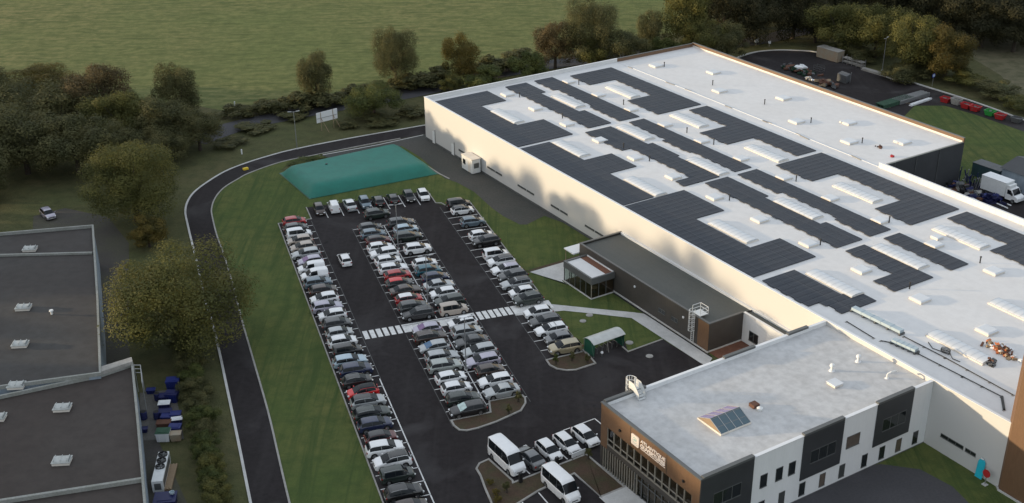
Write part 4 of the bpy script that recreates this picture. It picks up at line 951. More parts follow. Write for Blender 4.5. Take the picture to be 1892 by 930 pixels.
def car_meshes(kind):
    sp = SPECS[kind]; sect = car_surface(sp); Lh = sp['L']/2; r = sp['r']
    xs = set()
    for x, _ in sp['top']+sp['belt']: xs.add(round(max(-Lh,min(Lh,x)),3))
    for ax in sp['axle']:
        for k in range(-6,7): xs.add(round(ax+(r+0.069)*sin(k*pi/12),3))
    k = -Lh
    while k < Lh: xs.add(round(k,3)); k += 0.35
    xs = sorted(xs); keep = [xs[0]]
    for x in xs[1:]:
        if x-keep[-1] > 0.012: keep.append(x)
    b = MB(); rows = []
    for x in keep:
        s = sect(x); rows.append([(x,y,z) for y,z in s] + [(x,-y,z) for y,z in s[-2::-1]])
    b.grid(rows, wrap=True); n = len(rows[0])
    b.f.append(list(range(n-1,-1,-1))); b.m.append(0)
    b.f.append([len(b.v)-n+i for i in range(n)]); b.m.append(0)
    for f in b.f: f.reverse()
    out = {'body': b}
    def pt(x, v, sgn):
        s = sect(x); i = min(int(v), len(s)-2); t = v-i
        y = s[i][0]+(s[i+1][0]-s[i][0])*t; z = s[i][1]+(s[i+1][1]-s[i][1])*t
        return Vector((x, sgn*y, z))
    def patch(x0, x1, v0, v1, sgn, nx, nv, off, both=False):
        m = MB(); rows = []
        for i in range(nx+1):
            x = x0+(x1-x0)*i/nx; row = []
            if both:
                vv = [v0+(9-v0)*j/nv for j in range(nv+1)]
                P = [pt(x,v,1) for v in vv]+[pt(x,v,-1) for v in vv[-2::-1]]
            else: P = [pt(x,v0+(v1-v0)*j/nv,sgn) for j in range(nv+1)]
            rows.append(P)
        nr, nc = len(rows), len(rows[0]); R = []
        for i in range(nr):
            o = []
            for j in range(nc):
                du = rows[min(i+1,nr-1)][j]-rows[max(i-1,0)][j]; dv = rows[i][min(j+1,nc-1)]-rows[i][max(j-1,0)]
                nn = du.cross(dv)
                if nn.length < 1e-9: nn = Vector((0,sgn or 1,0))
                nn.normalize()
                c = rows[i][j]-Vector((0,0,0.75))
                if nn.dot(Vector((c.x*0.3,c.y,c.z))) < 0: nn = -nn
                o.append(rows[i][j]+nn*off)
            R.append(o)
        m.grid(R); return m
    out['windscreen'] = patch(sp['wind'][0]-0.05, sp['wind'][1]+0.03, 6.12, 9, 0, 5, 5, 0.014, True)
    out['rear_window'] = patch(sp['rear'][0], sp['rear'][1]+0.04, 6.2, 9, 0, 4, 5, 0.014, True)
    out['roof_panel'] = patch(sp['roof'][0], sp['roof'][1], 6.45, 9, 0, 6, 5, 0.010, True)
    for sgn in (1,-1):
        s0, s1 = sp['side']; m = MB(); nwin = 3 if kind == 'minibus' else 2
        cuts = [s0+(s1-s0)*k/nwin for k in range(nwin+1)]
        if nwin == 2: cuts = [s0, s0+(s1-s0)*0.47, s1]
        if kind == 'small_van_blank': pass
        ms = []
        for a, c in zip(cuts, cuts[1:]): ms.append(patch(a+0.014, c-0.014, 4.08, 5.98, sgn, 6, 2, 0.013))
        w = MB()
        for q in ms: w.add(q.v, q.f)
        out.setdefault('side_window', []).append(w)
        f = MB(); f.add(ms[-1].v, ms[-1].f); out.setdefault('front_window', []).append(f)
    W = sp['W']/2
    for sgn in (1,-1):
        zf = interp(sp['belt'], Lh-0.10)
        h = MB(); h.obox((Lh-0.10, sgn*W*0.66, zf-0.03),(0.22,0.32,0.15), -sgn*0.42, 0, 0.35); out.setdefault('headlight',[]).append(h)
        zr = interp(sp['belt'], -Lh+0.10)
        t = MB(); t.obox((-Lh+0.06, sgn*W*0.74, zr-0.10),(0.14,0.26,0.20), sgn*0.30); out.setdefault('tail_light',[]).append(t)
        mr = MB(); xm = sp['side'][1]-0.10; zm = interp(sp['belt'], xm)+0.10
        mr.obox((xm, sgn*(W+0.07), zm),(0.10,0.20,0.14)); mr.obox((xm, sgn*(W-0.03), zm-0.05),(0.06,0.12,0.05)); out.setdefault('wing_mirror',[]).append(mr)
    p = MB(); p.box(Lh-0.004,Lh+0.022,-0.26,0.26,0.36,0.47); out['front_plate'] = p
    p = MB(); p.box(-Lh-0.022,-Lh+0.004,-0.26,0.26,0.50,0.61); out['rear_plate'] = p
    g = MB(); zg = interp(sp['belt'], Lh-0.02); g.box(Lh-0.05,Lh+0.012,-0.42,0.42,zg-0.02 if zg < .6 else 0.50, (zg-0.02 if zg < .6 else 0.50)+0.11); out['grille'] = g
    rl = MB()
    zr = interp(sp['top'], 0)
    for sgn in (1,-1):
        yy = W*0.70*sgn; rl.tube((sp['roof'][0]+0.1,yy,interp(sp['top'],sp['roof'][0])+0.02),(-0.3,yy,zr+0.045),0.022); rl.tube((-0.3,yy,zr+0.045),(sp['roof'][1]-0.1,yy,interp(sp['top'],sp['roof'][1])+0.01),0.022)
    out['roof_rails'] = rl
    rb = MB()
    for x in (-0.55,0.15): rb.tube((x,-W*0.72,interp(sp['top'],x)+0.07),(x,W*0.72,interp(sp['top'],x)+0.07),0.03)
    out['roof_bars'] = rb
    return out
def wheel_mesh(r, w=0.20):
    t = MB(); n = 18
    prof = [(r*0.66,-w/2),(r*0.93,-w/2),(r,-w/2+0.035),(r,w/2-0.035),(r*0.93,w/2),(r*0.66,w/2)]
    vs = []
    for rad, y in prof:
        for i in range(n): vs.append((rad*cos(2*pi*i/n), y, rad*sin(2*pi*i/n)))
    fs = [(k*n+i,(k+1)*n+i,(k+1)*n+(i+1)%n,k*n+(i+1)%n) for k in range(5) for i in range(n)]
    t.add(vs, fs)
    q = MB(); m = 15
    for sy in (-1,1):
        vs = [(0,sy*w*0.36,0)]
        for i in range(n): vs.append((r*0.68*cos(2*pi*i/n), sy*w*0.46, r*0.68*sin(2*pi*i/n)))
        fs = [(0,1+i,1+(i+1)%n) if (i//2)%2 == 0 or True else None for i in range(n)]
        q.add(vs, fs if sy < 0 else [f[::-1] for f in fs])
    return t, q
MESHES = {}; WHEELS = {}
def car_proto(kind, color, opts=()):
    """a car at the origin, nose to +x"""
    root = empty('parked_car')
    if kind not in MESHES: MESHES[kind] = car_meshes(kind)
    ms = MESHES[kind]; sp = SPECS[kind]
    key = (kind, color)
    def part(name, mb, m, smooth=0, par=None):
        k = (kind, name, id(mb), m.name)
        if k not in WHEELS: WHEELS[k] = mb.mesh(name, m, smooth)
        return link(name, WHEELS[k], par or root)
    body = part('body', ms['body'], paint(color), 35)
    part('windscreen', ms['windscreen'], M['screen_shade'] if 'sunshade' in opts else M['blue_screen'] if 'bluescreen' in opts else M['lilac_screen'] if 'lilacscreen' in opts else M['car_glass'], 40)
    if 'panelvan' in opts: 
        for f in ms['front_window']: part('side_window', f, M['car_glass'], 40)
    else:
        part('rear_window', ms['rear_window'], M['car_glass'], 40)
        for f in ms['side_window']: part('side_window', f, M['car_glass'], 40)
    if 'blackroof' in opts: part('roof_panel', ms['roof_panel'], M['car_glass'] if 'glass' in opts else paint('black'), 40)
    if 'whiteroof' in opts: part('roof_panel', ms['roof_panel'], paint('white'), 40)
    if 'redroof' in opts: part('roof_panel', ms['roof_panel'], paint('bright_red'), 40)
    if 'lilacroof' in opts: part('roof_panel', ms['roof_panel'], paint('lilac'), 40)
    if 'rails' in opts: part('roof_rails', ms['roof_rails'], M['steel'])
    if 'bars' in opts: part('roof_bars', ms['roof_bars'], M['steel'] if color != 'white' else M['trim_grey'])
    for h in ms['headlight']: part('headlight', h, M['lamp_clear'])
    for h in ms['tail_light']: part('tail_light', h, M['tail_red'])
    for h in ms['wing_mirror']: part('wing_mirror', h, paint(color))
    part('number_plate', ms['front_plate'], M['plate']); part('number_plate', ms['rear_plate'], M['plate'])
    part('grille', ms['grille'], M['black'])
    if ('w',sp['r']) not in WHEELS:
        t, q = wheel_mesh(sp['r']); WHEELS[('w',sp['r'])] = (t.mesh('tyre', M['rubber'], 40), q.mesh('rim', M['rim']))
    for ax in sp['axle']:
        for sgn in (1,-1):
            wh = link('wheel', WHEELS[('w',sp['r'])][0], root, (ax, sgn*(sp['W']/2-0.115), sp['r']))
            link('rim', WHEELS[('w',sp['r'])][1], wh)
    return root
M['screen_shade'] = mat('pale sun shade behind glass', (0.45,0.60,0.58), 0.2, var=0.5, vscale=2.2, tint=(0.05,0.07,0.07), coat=1.0)
M['blue_screen'] = mat('blue tinted windscreen', (0.02,0.10,0.22), 0.06, spec=0.9)
M['lilac_screen'] = mat('lilac tinted windscreen', (0.16,0.07,0.20), 0.06, spec=0.9)
PROTO = {}
jz = random.Random(99)
def place_car(kind, color, x, y, rz, opts=(), z=0.057, name='parked_car'):
    k = (kind, color, tuple(opts))
    if k not in PROTO: PROTO[k] = o = car_proto(kind, color, opts)
    else: o = copy_tree(PROTO[k])
    k_ = {'hatchback':0.925,'suv':0.935,'sedan':0.94,'estate':0.935,'small_van':0.88,'minibus':0.905}[kind]*jz.uniform(0.975,1.03)
    o.scale = (k_*jz.uniform(0.975,1.03), k_, k_*jz.uniform(0.97,1.03))
    o.name = name
    o.location = (x, y, z); o.rotation_euler = (0, 0, rz)
    return o
# rows: (position along the row, kind, colour, facing, options, description)
L0 = lambda k: -3.5+2.5*k
ROW_L = [
 (0,'hatchback','red','R',(),'dark red hatchback'), (1,'hatchback','dark_grey','R',(),'dark grey hatchback'), (2,'small_van','white','R',(),'white windowed small van'),
 (3,'hatchback','beige','L',(),'pinkish beige hatchback'), (4,'hatchback','beige','L',(),'pinkish beige hatchback'), (5,'estate','silver','L',(),'silver estate car'),
 (6,'hatchback','lilac','L',('lilacscreen',),'lilac silver hatchback with purple windscreen'), (7,'small_van','white','L',('panelvan',),'white panel van'), (8,'small_van','white','L',('panelvan',),'white panel van'),
 (9,'suv','blue_grey','R',(),'blue grey off-roader'), (10,'hatchback','brown','R',(),'dark brown hatchback'), (11,'hatchback','white','L',(),'white hatchback'),
 (12,'estate','lilac','R',(),'lilac silver estate car'), (13,'hatchback','white','L',(),'white hatchback'), (14,'hatchback','dark_grey','R',(),'dark grey hatchback'),
 (15,'hatchback','silver','R',(),'silver hatchback'), (16,'hatchback','white','R',(),'white hatchback'), (17,'small_van','black','R',(),'black windowed small van'),
 (18,'estate','pale_blue','R',(),'pale blue estate car'), (19,'suv','navy','R',(),'dark navy off-roader'), (20,'hatchback','black','R',('rails',),'black hatchback with bright window trim'),
 (21,'hatchback','bright_red','L',('blackroof','glass'),'bright red car with dark glass roof'), (22,'suv','silver','R',('blackroof','rails'),'silver off-roader with dark roof panel'),
 (23,'estate','green_black','R',('rails',),'dark green estate with roof rails'), (24,'suv','navy','R',(),'dark navy off-roader'), (25,'hatchback','maroon','R',('blackroof',),'dark maroon hatchback'),
 (26,'suv','white','R',(),'white off-roader'), (27,'suv','white','L',('blackroof',),'white off-roader with black roof'), (28,'small_van','green_black','R',('rails',),'dark green people carrier with roof rails'),
 (29.3,'suv','black','R',('rails',),'black off-roader'), (30.3,'hatchback','brown','R',(),'dark brown hatchback')]
M1 = [(2.86,'hatchback','dark_grey','R',(),'dark grey hatchback'),(5.36,'hatchback','blue_grey','R',(),'blue grey hatchback'),(7.86,'hatchback','maroon','R',('blackroof',),'dark maroon hatchback'),
 (10.4,'hatchback','white','R',(),'white hatchback'),(12.9,'suv','white','L',(),'white off-roader'),(15.36,'hatchback','white','R',(),'white hatchback'),(17.9,'estate','white','R',(),'white estate car'),
 (20.4,'hatchback','red','R',(),'dark red hatchback'),(22.9,'hatchback','dark_grey','R',('redroof',),'dark grey car with bright red roof'),(25.4,'sedan','brown','R',(),'dark brown saloon'),
 (27.9,'hatchback','red','R',('whiteroof',),'dark red car with white roof'),(30.4,'suv','dark_grey','R',(),'dark grey off-roader'),(32.6,'estate','black','L',('rails',),'black estate with bright roof rails'),
 (36.9,'hatchback','lilac','L',('lilacscreen',),'lilac silver hatchback with purple windscreen'),(39.1,'estate','brown','R',('rails',),'dark brown estate with roof rails'),(41.7,'hatchback','silver','L',('bluescreen',),'silver hatchback with blue windscreen'),
 (44.3,'estate','silver','R',(),'silver estate car'),(46.9,'suv','sage','R',(),'sage grey off-roader'),(49.5,'hatchback','white','R',(),'white hatchback'),(52.0,'hatchback','white','R',(),'white hatchback'),
 (54.5,'estate','green_black','R',(),'dark green estate car'),(57.0,'estate','black','L',('sunshade',),'black estate with pale sunshade')]
M2 = [(2.7,'estate','dark_grey','R',('bars',),'dark grey estate with roof bars'),(5.4,'hatchback','pale_blue','R',(),'pale blue hatchback'),(8.1,'estate','green_black','R',(),'dark green estate car'),
 (13.0,'suv','white','R',(),'white off-roader'),(17.9,'hatchback','white','R',(),'white hatchback'),(20.4,'hatchback','teal','R',(),'teal blue hatchback'),(22.9,'hatchback','navy','R',(),'dark navy hatchback'),
 (25.4,'sedan','silver','R',(),'silver saloon'),(28.0,'hatchback','white','L',(),'white hatchback'),(30.3,'estate','green_black','L',(),'dark green estate car'),(32.9,'small_van','beige','R',(),'beige windowed small van'),
 (36.9,'hatchback','white','L',(),'white hatchback'),(39.5,'suv','silver','R',(),'silver off-roader'),(42.2,'sedan','dark_grey','L',(),'dark grey saloon'),(44.6,'estate','silver','L',(),'silver estate car'),
 (47.0,'estate','lilac','L',(),'lilac silver estate car'),(49.5,'hatchback','brown','R',(),'dark brown hatchback'),(52.0,'estate','white','L',(),'white estate car'),(54.5,'sedan','silver','L',(),'silver saloon')]
ROW_R = [(-1.25,'small_van','black','R',(),'black windowed small van'),(1.3,'hatchback','white','R',('blackroof',),'white hatchback with black roof'),(6.3,'suv','blue_grey','R',(),'blue grey off-roader'),
 (11.3,'hatchback','white','R',(),'white hatchback'),(13.75,'suv','black','L',(),'black off-roader'),(18.6,'small_van','white','R',(),'white windowed small van'),(21.2,'suv','white','L',('blackroof',),'white off-roader with black roof'),
 (23.7,'estate','white','L',('lilacroof',),'white estate with lilac roof'),(26.2,'suv','dark_grey','L',('rails',),'dark grey off-roader with roof rails'),(28.7,'estate','silver','L',('blackroof',),'silver estate with black roof'),
 (31.3,'hatchback','white','L',(),'white hatchback'),(33.75,'suv','green_black','L',('rails',),'dark green off-roader with roof rails'),
 (37.5,'hatchback','white','L',(),'white hatchback'),(40.0,'estate','dark_grey','L',('rails',),'dark grey estate with roof rails'),(42.5,'estate','white','L',('bars',),'white estate with roof bars'),
 (45.0,'hatchback','grey','L',(),'grey hatchback'),(47.5,'suv','gold','L',(),'gold beige off-roader')]
ROW_T = [(-18.9,'hatchback','brown','D',(),'dark brown hatchback'),(-16.5,'small_van','white','U',('panelvan',),'white panel van'),(-13.9,'sedan','silver','U',('whiteroof',),'silver saloon with white roof'),(-11.4,'hatchback','blue_grey','D',(),'blue grey hatchback'),
 (-9.2,'hatchback','black','U',(),'black hatchback'),(-6.7,'hatchback','black','U',(),'black hatchback'),(-4.0,'hatchback','black','D',('rails',),'black hatchback with bright roof rails'),(-1.6,'hatchback','white','D',(),'white hatchback')]
ROW_B = [(-38.75,'sedan','grey','U',(),'grey saloon'),(-36.3,'hatchback','white','D',(),'white hatchback'),(-33.9,'hatchback','white','D',(),'white hatchback'),(-31.35,'hatchback','white','D',(),'white hatchback')]
CARS = []
jr = random.Random(21)
def add_row(rows, rowname, qc, order_name, grp):
    for i, (p, kind, color, face, opts, desc) in enumerate(rows):
        CARS.append(dict(row=rowname, i=i, n=len(rows), kind=kind, color=color, face=face, opts=opts, desc=desc, p=p, q=qc, from_=order_name, grp=grp))
add_row([(L0(k),*r) for k,*r in ROW_L], 'lawn-side row', -23.55, 'far end', 'cars parked in the row beside the lawn')
add_row(M1, 'central left file', -12.65, 'far end', 'cars parked in the central double row')
add_row(M2, 'central right file', -7.75, 'far end', 'cars parked in the central double row')
add_row(ROW_R, 'right-hand row', 2.75, 'far end', 'cars parked in the right-hand row')
add_row(ROW_T, 'row below the green tank', -7.1, 'left end', 'cars parked below the green tank')
add_row(ROW_B, 'bays beside the office', 96.2, 'minibus', 'cars parked in the office bays')
ORD = 'first second third fourth fifth sixth seventh eighth ninth tenth eleventh twelfth thirteenth fourteenth fifteenth sixteenth seventeenth eighteenth nineteenth twentieth'.split()
ORD += ['twenty-'+o for o in ORD[:9]] + ['thirtieth','thirty-first']
descs = [c['desc'] for c in CARS]
short = lambda d: d.split(' with ')[0]
def nb(c, prev):
    j = c['i']+(-1 if prev else 1)
    for d in CARS:
        if d['row'] == c['row'] and d['i'] == j: return d['desc'].split(' with ')[0]
    return None
def lab_nb(c):
    a, b = nb(c, True), nb(c, False)
    tail = ', ' + c['row']
    if a and b: return f"{short(c['desc'])} between {a} and {b}{tail}"
    return f"{short(c['desc'])} at the {'far' if b else 'near'} end beside {a or b}{tail}"
nbl = [lab_nb(c) for c in CARS]
rowdesc = [(c['desc'], c['row']) for c in CARS]
for c, l in zip(CARS, nbl):
    if descs.count(c['desc']) == 1 or rowdesc.count((c['desc'], c['row'])) == 1:
        c['label'] = f"{c['desc']} in the {c['row']}"
    elif nbl.count(l) == 1 and len(l.split()) <= 16: c['label'] = l
    else: c['label'] = f"{short(c['desc'])}, {ORD[c['i']]} from the {c['from_']} of the {c['row']}"
for c in CARS:
    jit = lambda s: jr.uniform(-s, s)
    if c['row'].startswith('bays'):
        x, y = BW(c['q']+jit(.15), c['p']); rz = BANG + (0 if c['face'] == 'D' else pi) + jit(0.02)
    elif c['face'] in 'UD':
        x, y = PW(c['q']+jit(.2), c['p']); rz = PANG + (0 if c['face'] == 'D' else pi) + jit(0.03)
    else:
        dq = (SPECS[c['kind']]['L']-4.05)*(-0.2 if c['row'] in ('lawn-side row',) else 0)
        x, y = PW(c['p']+jit(.10), c['q']+jit(.2)+dq*0); rz = PANG + (pi/2 if c['face'] == 'R' else -pi/2) + jit(0.03)
    o = place_car(c['kind'], c['color'], x, y, rz, c['opts'])
    tag(o, c['label'], 'car' if 'van' not in c['desc'].split() else 'van', c['grp'])
x, y = PW(-1.7, -10.6)
tag(place_car('suv','green_black',x,y,PANG+pi/2+0.05,('rails',)), 'dark off-roader standing across the aisle below the green tank', 'car')
x, y = PW(12.7, -18.6)
tag(place_car('hatchback','white',x,y,PANG+pi+0.02,(),name='moving_car'), 'white hatchback driving up the empty left aisle', 'car')
x, y = ground(88,394,0.7)
tag(place_car('hatchback','lilac',x,y,radians(-52),(),z=0.035), 'silver hatchback parked alone on the drive beside the left building', 'car')
for (a, b, lab) in ((95.3,-41.15,'white minibus beside the grey saloon in the office bays'),(102.6,-39.0,'white minibus alone in the bay below the planting bed')):
    x, y = BW(a, b); o = place_car('minibus','white',x,y,BANG+random.uniform(-.01,.01),(),name='minibus')
    tag(o, lab, 'minibus', 'white minibuses by the office')

# ------------------------------------------------------------------ trees
def leaf_mat(name, c1, c2, c3):
    m = bpy.data.materials.new(name); m.use_nodes = True
    nt = m.node_tree; N = nt.nodes; Lk = nt.links; b = N['Principled BSDF']
    b.inputs['Roughness'].default_value = 0.7; b.inputs['Specular IOR Level'].default_value = 0.25
    oi = N.new('ShaderNodeObjectInfo'); tc = N.new('ShaderNodeTexCoord'); no = N.new('ShaderNodeTexNoise')
    no.inputs['Scale'].default_value = 2.0; no.inputs['Detail'].default_value = 5
    ad = N.new('ShaderNodeVectorMath'); ad.operation = 'ADD'; Lk.new(tc.outputs['Object'], ad.inputs[0])
    cx = N.new('ShaderNodeCombineXYZ'); ml = N.new('ShaderNodeMath'); ml.operation = 'MULTIPLY'; ml.inputs[1].default_value = 40
    Lk.new(oi.outputs['Random'], ml.inputs[0]); Lk.new(ml.outputs[0], cx.inputs[0]); Lk.new(cx.outputs[0], ad.inputs[1]); Lk.new(ad.outputs[0], no.inputs['Vector'])
    rp = N.new('ShaderNodeValToRGB'); rp.color_ramp.elements[0].position = 0.36; rp.color_ramp.elements[0].color = (*c1,1)
    rp.color_ramp.elements[1].position = 0.68; rp.color_ramp.elements[1].color = (*c3,1)
    e = rp.color_ramp.elements.new(0.52); e.color = (*c2,1)
    Lk.new(no.outputs['Fac'], rp.inputs[0]); Lk.new(rp.outputs[0], b.inputs['Base Color'])
    tr = N.new('ShaderNodeBsdfTranslucent'); Lk.new(rp.outputs[0], tr.inputs[0])
    mx = N.new('ShaderNodeMixShader'); mx.inputs[0].default_value = 0.38
    Lk.new(b.outputs[0], mx.inputs[1]); Lk.new(tr.outputs[0], mx.inputs[2]); Lk.new(mx.outputs[0], N['Material Output'].inputs['Surface'])
    return m
LEAF = dict(dark=leaf_mat('dark foliage',(0.074,0.079,0.035),(0.108,0.108,0.045),(0.158,0.145,0.060)),
    green=leaf_mat('green foliage',(0.057,0.076,0.023),(0.091,0.110,0.032),(0.133,0.144,0.042)),
    olive=leaf_mat('olive foliage',(0.075,0.083,0.027),(0.123,0.123,0.036),(0.188,0.173,0.051)),
    autumn=leaf_mat('autumn foliage',(0.081,0.074,0.022),(0.135,0.108,0.027),(0.196,0.142,0.035)),
    deep=leaf_mat('darkest foliage',(0.032,0.034,0.017),(0.050,0.050,0.023),(0.074,0.066,0.030)),  # darkest leaf tones, used for the upper right wood
    golden=leaf_mat('golden foliage',(0.060,0.055,0.016),(0.088,0.074,0.020),(0.135,0.100,0.026)),
    russet=leaf_mat('russet foliage',(0.077,0.064,0.032),(0.112,0.088,0.042),(0.152,0.112,0.051)))
M['bark'] = mat('bark', (0.055,0.043,0.032), 0.9, var=0.5, vscale=3, bump=0.5)
def crown_mesh(seed, n_leaf, leaf, lobes, flat=1.0, low=-0.85, gap=0.0):
    """unit crown (radius 1 in x, y; 1 in z): leaf clumps on uneven lobes, with gaps between them"""
    r = random.Random(seed); L = []
    for k in range(lobes):
        for _ in range(50):
            d = Vector((r.gauss(0,1), r.gauss(0,1), r.gauss(0,1))).normalized()
            if d.z < low: continue
            if all((d-q[2]).length > 0.42 for q in L): break
        R = r.uniform(0.16,0.38); dist = r.uniform(0.50,0.86)
        L.append((d*dist, R, d))
    L.append((Vector((0,0,-0.05)), 0.46, Vector((0,0,1))))
    m = MB(); wts = [q[1]**2 for q in L]; tot = sum(wts)
    for k in range(n_leaf):
        x = r.random()*tot; i = 0
        while x > wts[i] and i < len(L)-1: x -= wts[i]; i += 1
        c, R, _ = L[i]
        d = Vector((r.gauss(0,1), r.gauss(0,1), r.gauss(0,1)+0.25)).normalized()
        rr = R*(r.uniform(0.62,1.08) if r.random() < 0.85 else r.uniform(1.05,1.32))
        p = c+d*rr
        if p.z < -0.98: continue
        nrm = (d*1.0 + Vector((r.gauss(0,.34),r.gauss(0,.34),r.gauss(0,.34)+0.15))).normalized()
        u = nrm.orthogonal().normalized(); v = nrm.cross(u); t = r.uniform(0,2*pi)
        u, v = u*cos(t)+v*sin(t), -u*sin(t)+v*cos(t)
        s = leaf*r.uniform(0.55,1.25); s2 = s*r.uniform(0.5,0.9)
        m.add([p+u*s, p+v*s2+nrm*s*0.15, p-u*s*0.9, p-v*s2+nrm*s*0.12], [(0,1,2,3)])
    return m, L
CROWNS = {}
def get_crown(style, idx):
    k = (style, idx)
    if k not in CROWNS:
        par = dict(big=(46000,0.0165,30), mid=(19000,0.026,20), small=(8000,0.042,13), shrub=(2200,0.08,9))[style]
        mb, L = crown_mesh(100+idx*17+len(style), *par)
        CROWNS[k] = (mb.mesh('crown', M['bark']), L, {})
    return CROWNS[k]
tr = random.Random(77)
def tree(name, x, y, rx, ry, zc, rz, leafs, label, cat, style='mid', group=None, idx=None, trunk=True, z0=0.0):
    idx = tr.randrange(3) if idx is None else idx
    base, L, variants = get_crown(style, idx)
    if leafs not in variants:
        me = base.copy(); me.name = 'crown'; me.materials.clear(); me.materials.append(LEAF[leafs]); variants[leafs] = me
    t = empty(name, (x,y,z0), 0, label, cat, group)
    rot = tr.uniform(0,2*pi)
    c = link('crown', variants[leafs], t, (0,0,zc)); c.scale = (rx,ry,rz); c.rotation_euler = (0,0,rot)
    if trunk:
        b = MB(); r0 = max(0.12, rx*0.055); top = zc-rz*0.15
        b.tube((0,0,-0.05),(0.1*r0,0.05,top*0.55),r0*1.25,r0*0.85,8); b.tube((0.1*r0,0.05,top*0.55),(0,0,top),r0*0.85,r0*0.5,8)
        for c0, R, d in L[:8]:
            e = Vector((c0.x*rx*cos(rot)-c0.y*rx*sin(rot), c0.x*ry*sin(rot)+c0.y*ry*cos(rot), zc+c0.z*rz))
            b.tube((0.1*r0,0.05,max(0.5,top*0.55)), tuple(e), r0*0.42, r0*0.12, 5)
        b.build('trunk', M['bark'], t)
    return t
def tree_px(name, cx, cy, wpx, zc, rz, leafs, label, cat='tree', style='mid', group=None, idx=None, trunk=True, squash=1.0):
    x, y = ground(cx, cy, zc); d = sqrt(x*x+y*y+(CAM_H-zc)**2); r = wpx/2*d/FPX*1.03
    return tree(name, x, y, r, r*squash, zc, rz, leafs, label, cat, style, group, idx, trunk)
BL_ = 'broadleaf_tree'
tree_px(BL_, 328,552,262,7.3,6.6,'olive','largest olive green tree, between the left building and the road','tree','big',idx=0)
tree_px(BL_, 243,338,190,6.6,6.2,'olive','broad olive tree above the drive with the silver car','tree','big',idx=1)
tree_px('bush', 272,428,75,2.6,2.6,'autumn','small orange autumn bush just above the largest tree','bush','small')
G1 = 'dark trees of the wood on the left'
for i,(cx,cy,w,zc,rz,lf,lab) in enumerate([
  (182,168,125,7.5,6,'russet','dark reddish tree standing up against the pasture, left wood'),
  (326,172,82,7.0,6.2,'dark','round dark tree rising from the right end of the left wood'),
  (225,212,120,6,5.2,'olive','yellowing tree between the reddish tree and the round dark tree'),
  (70,150,120,3.5,3.0,'autumn','low yellow brown bushes at the pasture edge, far left')]):
    tree_px(BL_, cx,cy,w,zc,rz,lf,lab,'tree','mid')
for i,(cx,cy,w,zc,rz,lf) in enumerate([(20,205,150,6,5.5,'dark'),(105,205,150,6,5.5,'dark'),(40,262,160,6,5.5,'dark'),(135,262,150,6,5.5,'dark'),(300,228,120,5,4.6,'dark'),(365,240,100,4,3.6,'dark'),
   (205,268,100,4.2,4.0,'dark'),(-30,240,150,6,5.5,'dark'),(-45,322,120,5,4.6,'dark'),(300,272,90,3.5,3.2,'dark'),(-60,180,160,7,6,'dark')]):
    tree_px(BL_, cx,cy,w,zc,rz,lf,'dark broadleaf tree inside the dense wood on the left',style='mid',group=G1)
for (cx,cy,w,zc,rz,lf,st,lab,cat,nm) in [
  (582,146,74,5.2,5.4,'dark','mid','dark bare looking tree left of the tall oak, above the billboard','tree',BL_),
  (729,104,90,6.9,6.7,'dark','big','tall dark oak standing alone against the pasture','tree',BL_),
  (847,108,74,5.4,5.4,'autumn','mid','brownish tree at the pasture edge right of the tall oak','tree',BL_),
  (690,186,106,3.4,3.2,'green','mid','round green bush right of the billboard','bush','bush'),
  (832,152,50,2.2,2.1,'olive','small','small yellowish bush beside the white warehouse corner','bush','bush'),
  (897,146,84,3.0,2.8,'green','small','spreading green bush behind the left warehouse corner','bush','bush'),
  (977,120,74,4.0,3.6,'green','small','leafy green tree behind the middle of the back parapet','tree',BL_),
  (1026,84,92,5.2,5.2,'russet','mid','reddish brown tree left of the tallest hedge tree','tree',BL_),
  (1092,58,112,8.2,7.8,'dark','big','tallest dark tree of the hedge behind the warehouse','tree',BL_),
  (1098,98,70,4.0,3.6,'olive','small','pale olive tree in front of the tallest hedge tree','tree',BL_),
  (1160,92,84,5.0,4.4,'dark','mid','dark bushy tree right of the tallest hedge tree','tree',BL_),
  (1202,62,64,5.0,4.8,'dark','mid','dark rounded tree right of the tallest hedge tree near the lane','tree',BL_),
  (1225,88,60,3.4,3.0,'green','small','low green bush behind the brown parapet corner','bush','bush'),
  (1292,70,92,5.0,4.4,'olive','mid','olive tree behind the far brown corner of the roof','tree',BL_),
  (1345,78,84,4.4,4.0,'dark','mid','dark bush beside the lane bend at the upper right','bush','bush'),
  (1268,30,92,8.6,8.0,'olive','mid','tall yellowing tree at the left edge of the upper right wood','tree',BL_),
  (1558,48,112,6.2,6.2,'olive','mid','olive tree left of the lamp in the upper right wood','tree',BL_),
  (1622,56,112,6.2,6.2,'olive','mid','olive tree behind the tall lamp on the right','tree',BL_),
  (1690,84,112,6.0,6.0,'olive','mid','olive tree right of the tall lamp','tree',BL_),
  (1752,100,96,5.6,5.6,'golden','mid','golden autumn tree at the edge of the upper right wood','tree',BL_)]:
    tree_px(nm,cx,cy,w,zc,rz,lf,lab,cat,st)
G2 = 'dark trees of the wood at the upper right'
for (cx,cy,w,zc,rz) in [(1340,22,100,7.5,7.5),(1400,30,100,6.5,6.5),(1405,-12,120,8.5,8.5),(1470,14,110,7.5,7.5),(1510,36,80,5.5,5.5),(1500,-20,120,8.5,8.5),(1580,-8,120,8.5,8.5),(1650,2,120,8.5,8.5),(1720,12,120,7.5,7.5),(1790,24,120,7.5,7.5),(1850,14,120,7.5,7.5),(1900,24,120,7.5,7.5),(1820,40,110,6,6),(1880,48,110,6,6),
     (1330,-22,110,10,9),(1270,-25,100,10,9),(1690,-30,130,10,9),(1780,-26,130,10,9),(1870,-28,130,10,9),(1560,-45,130,10,9),(1440,-48,130,10,9)]:
    tree_px(BL_, cx,cy,w,zc,rz,'deep','dark broadleaf tree of the dense wood along the upper right edge',style='mid',group=G2)
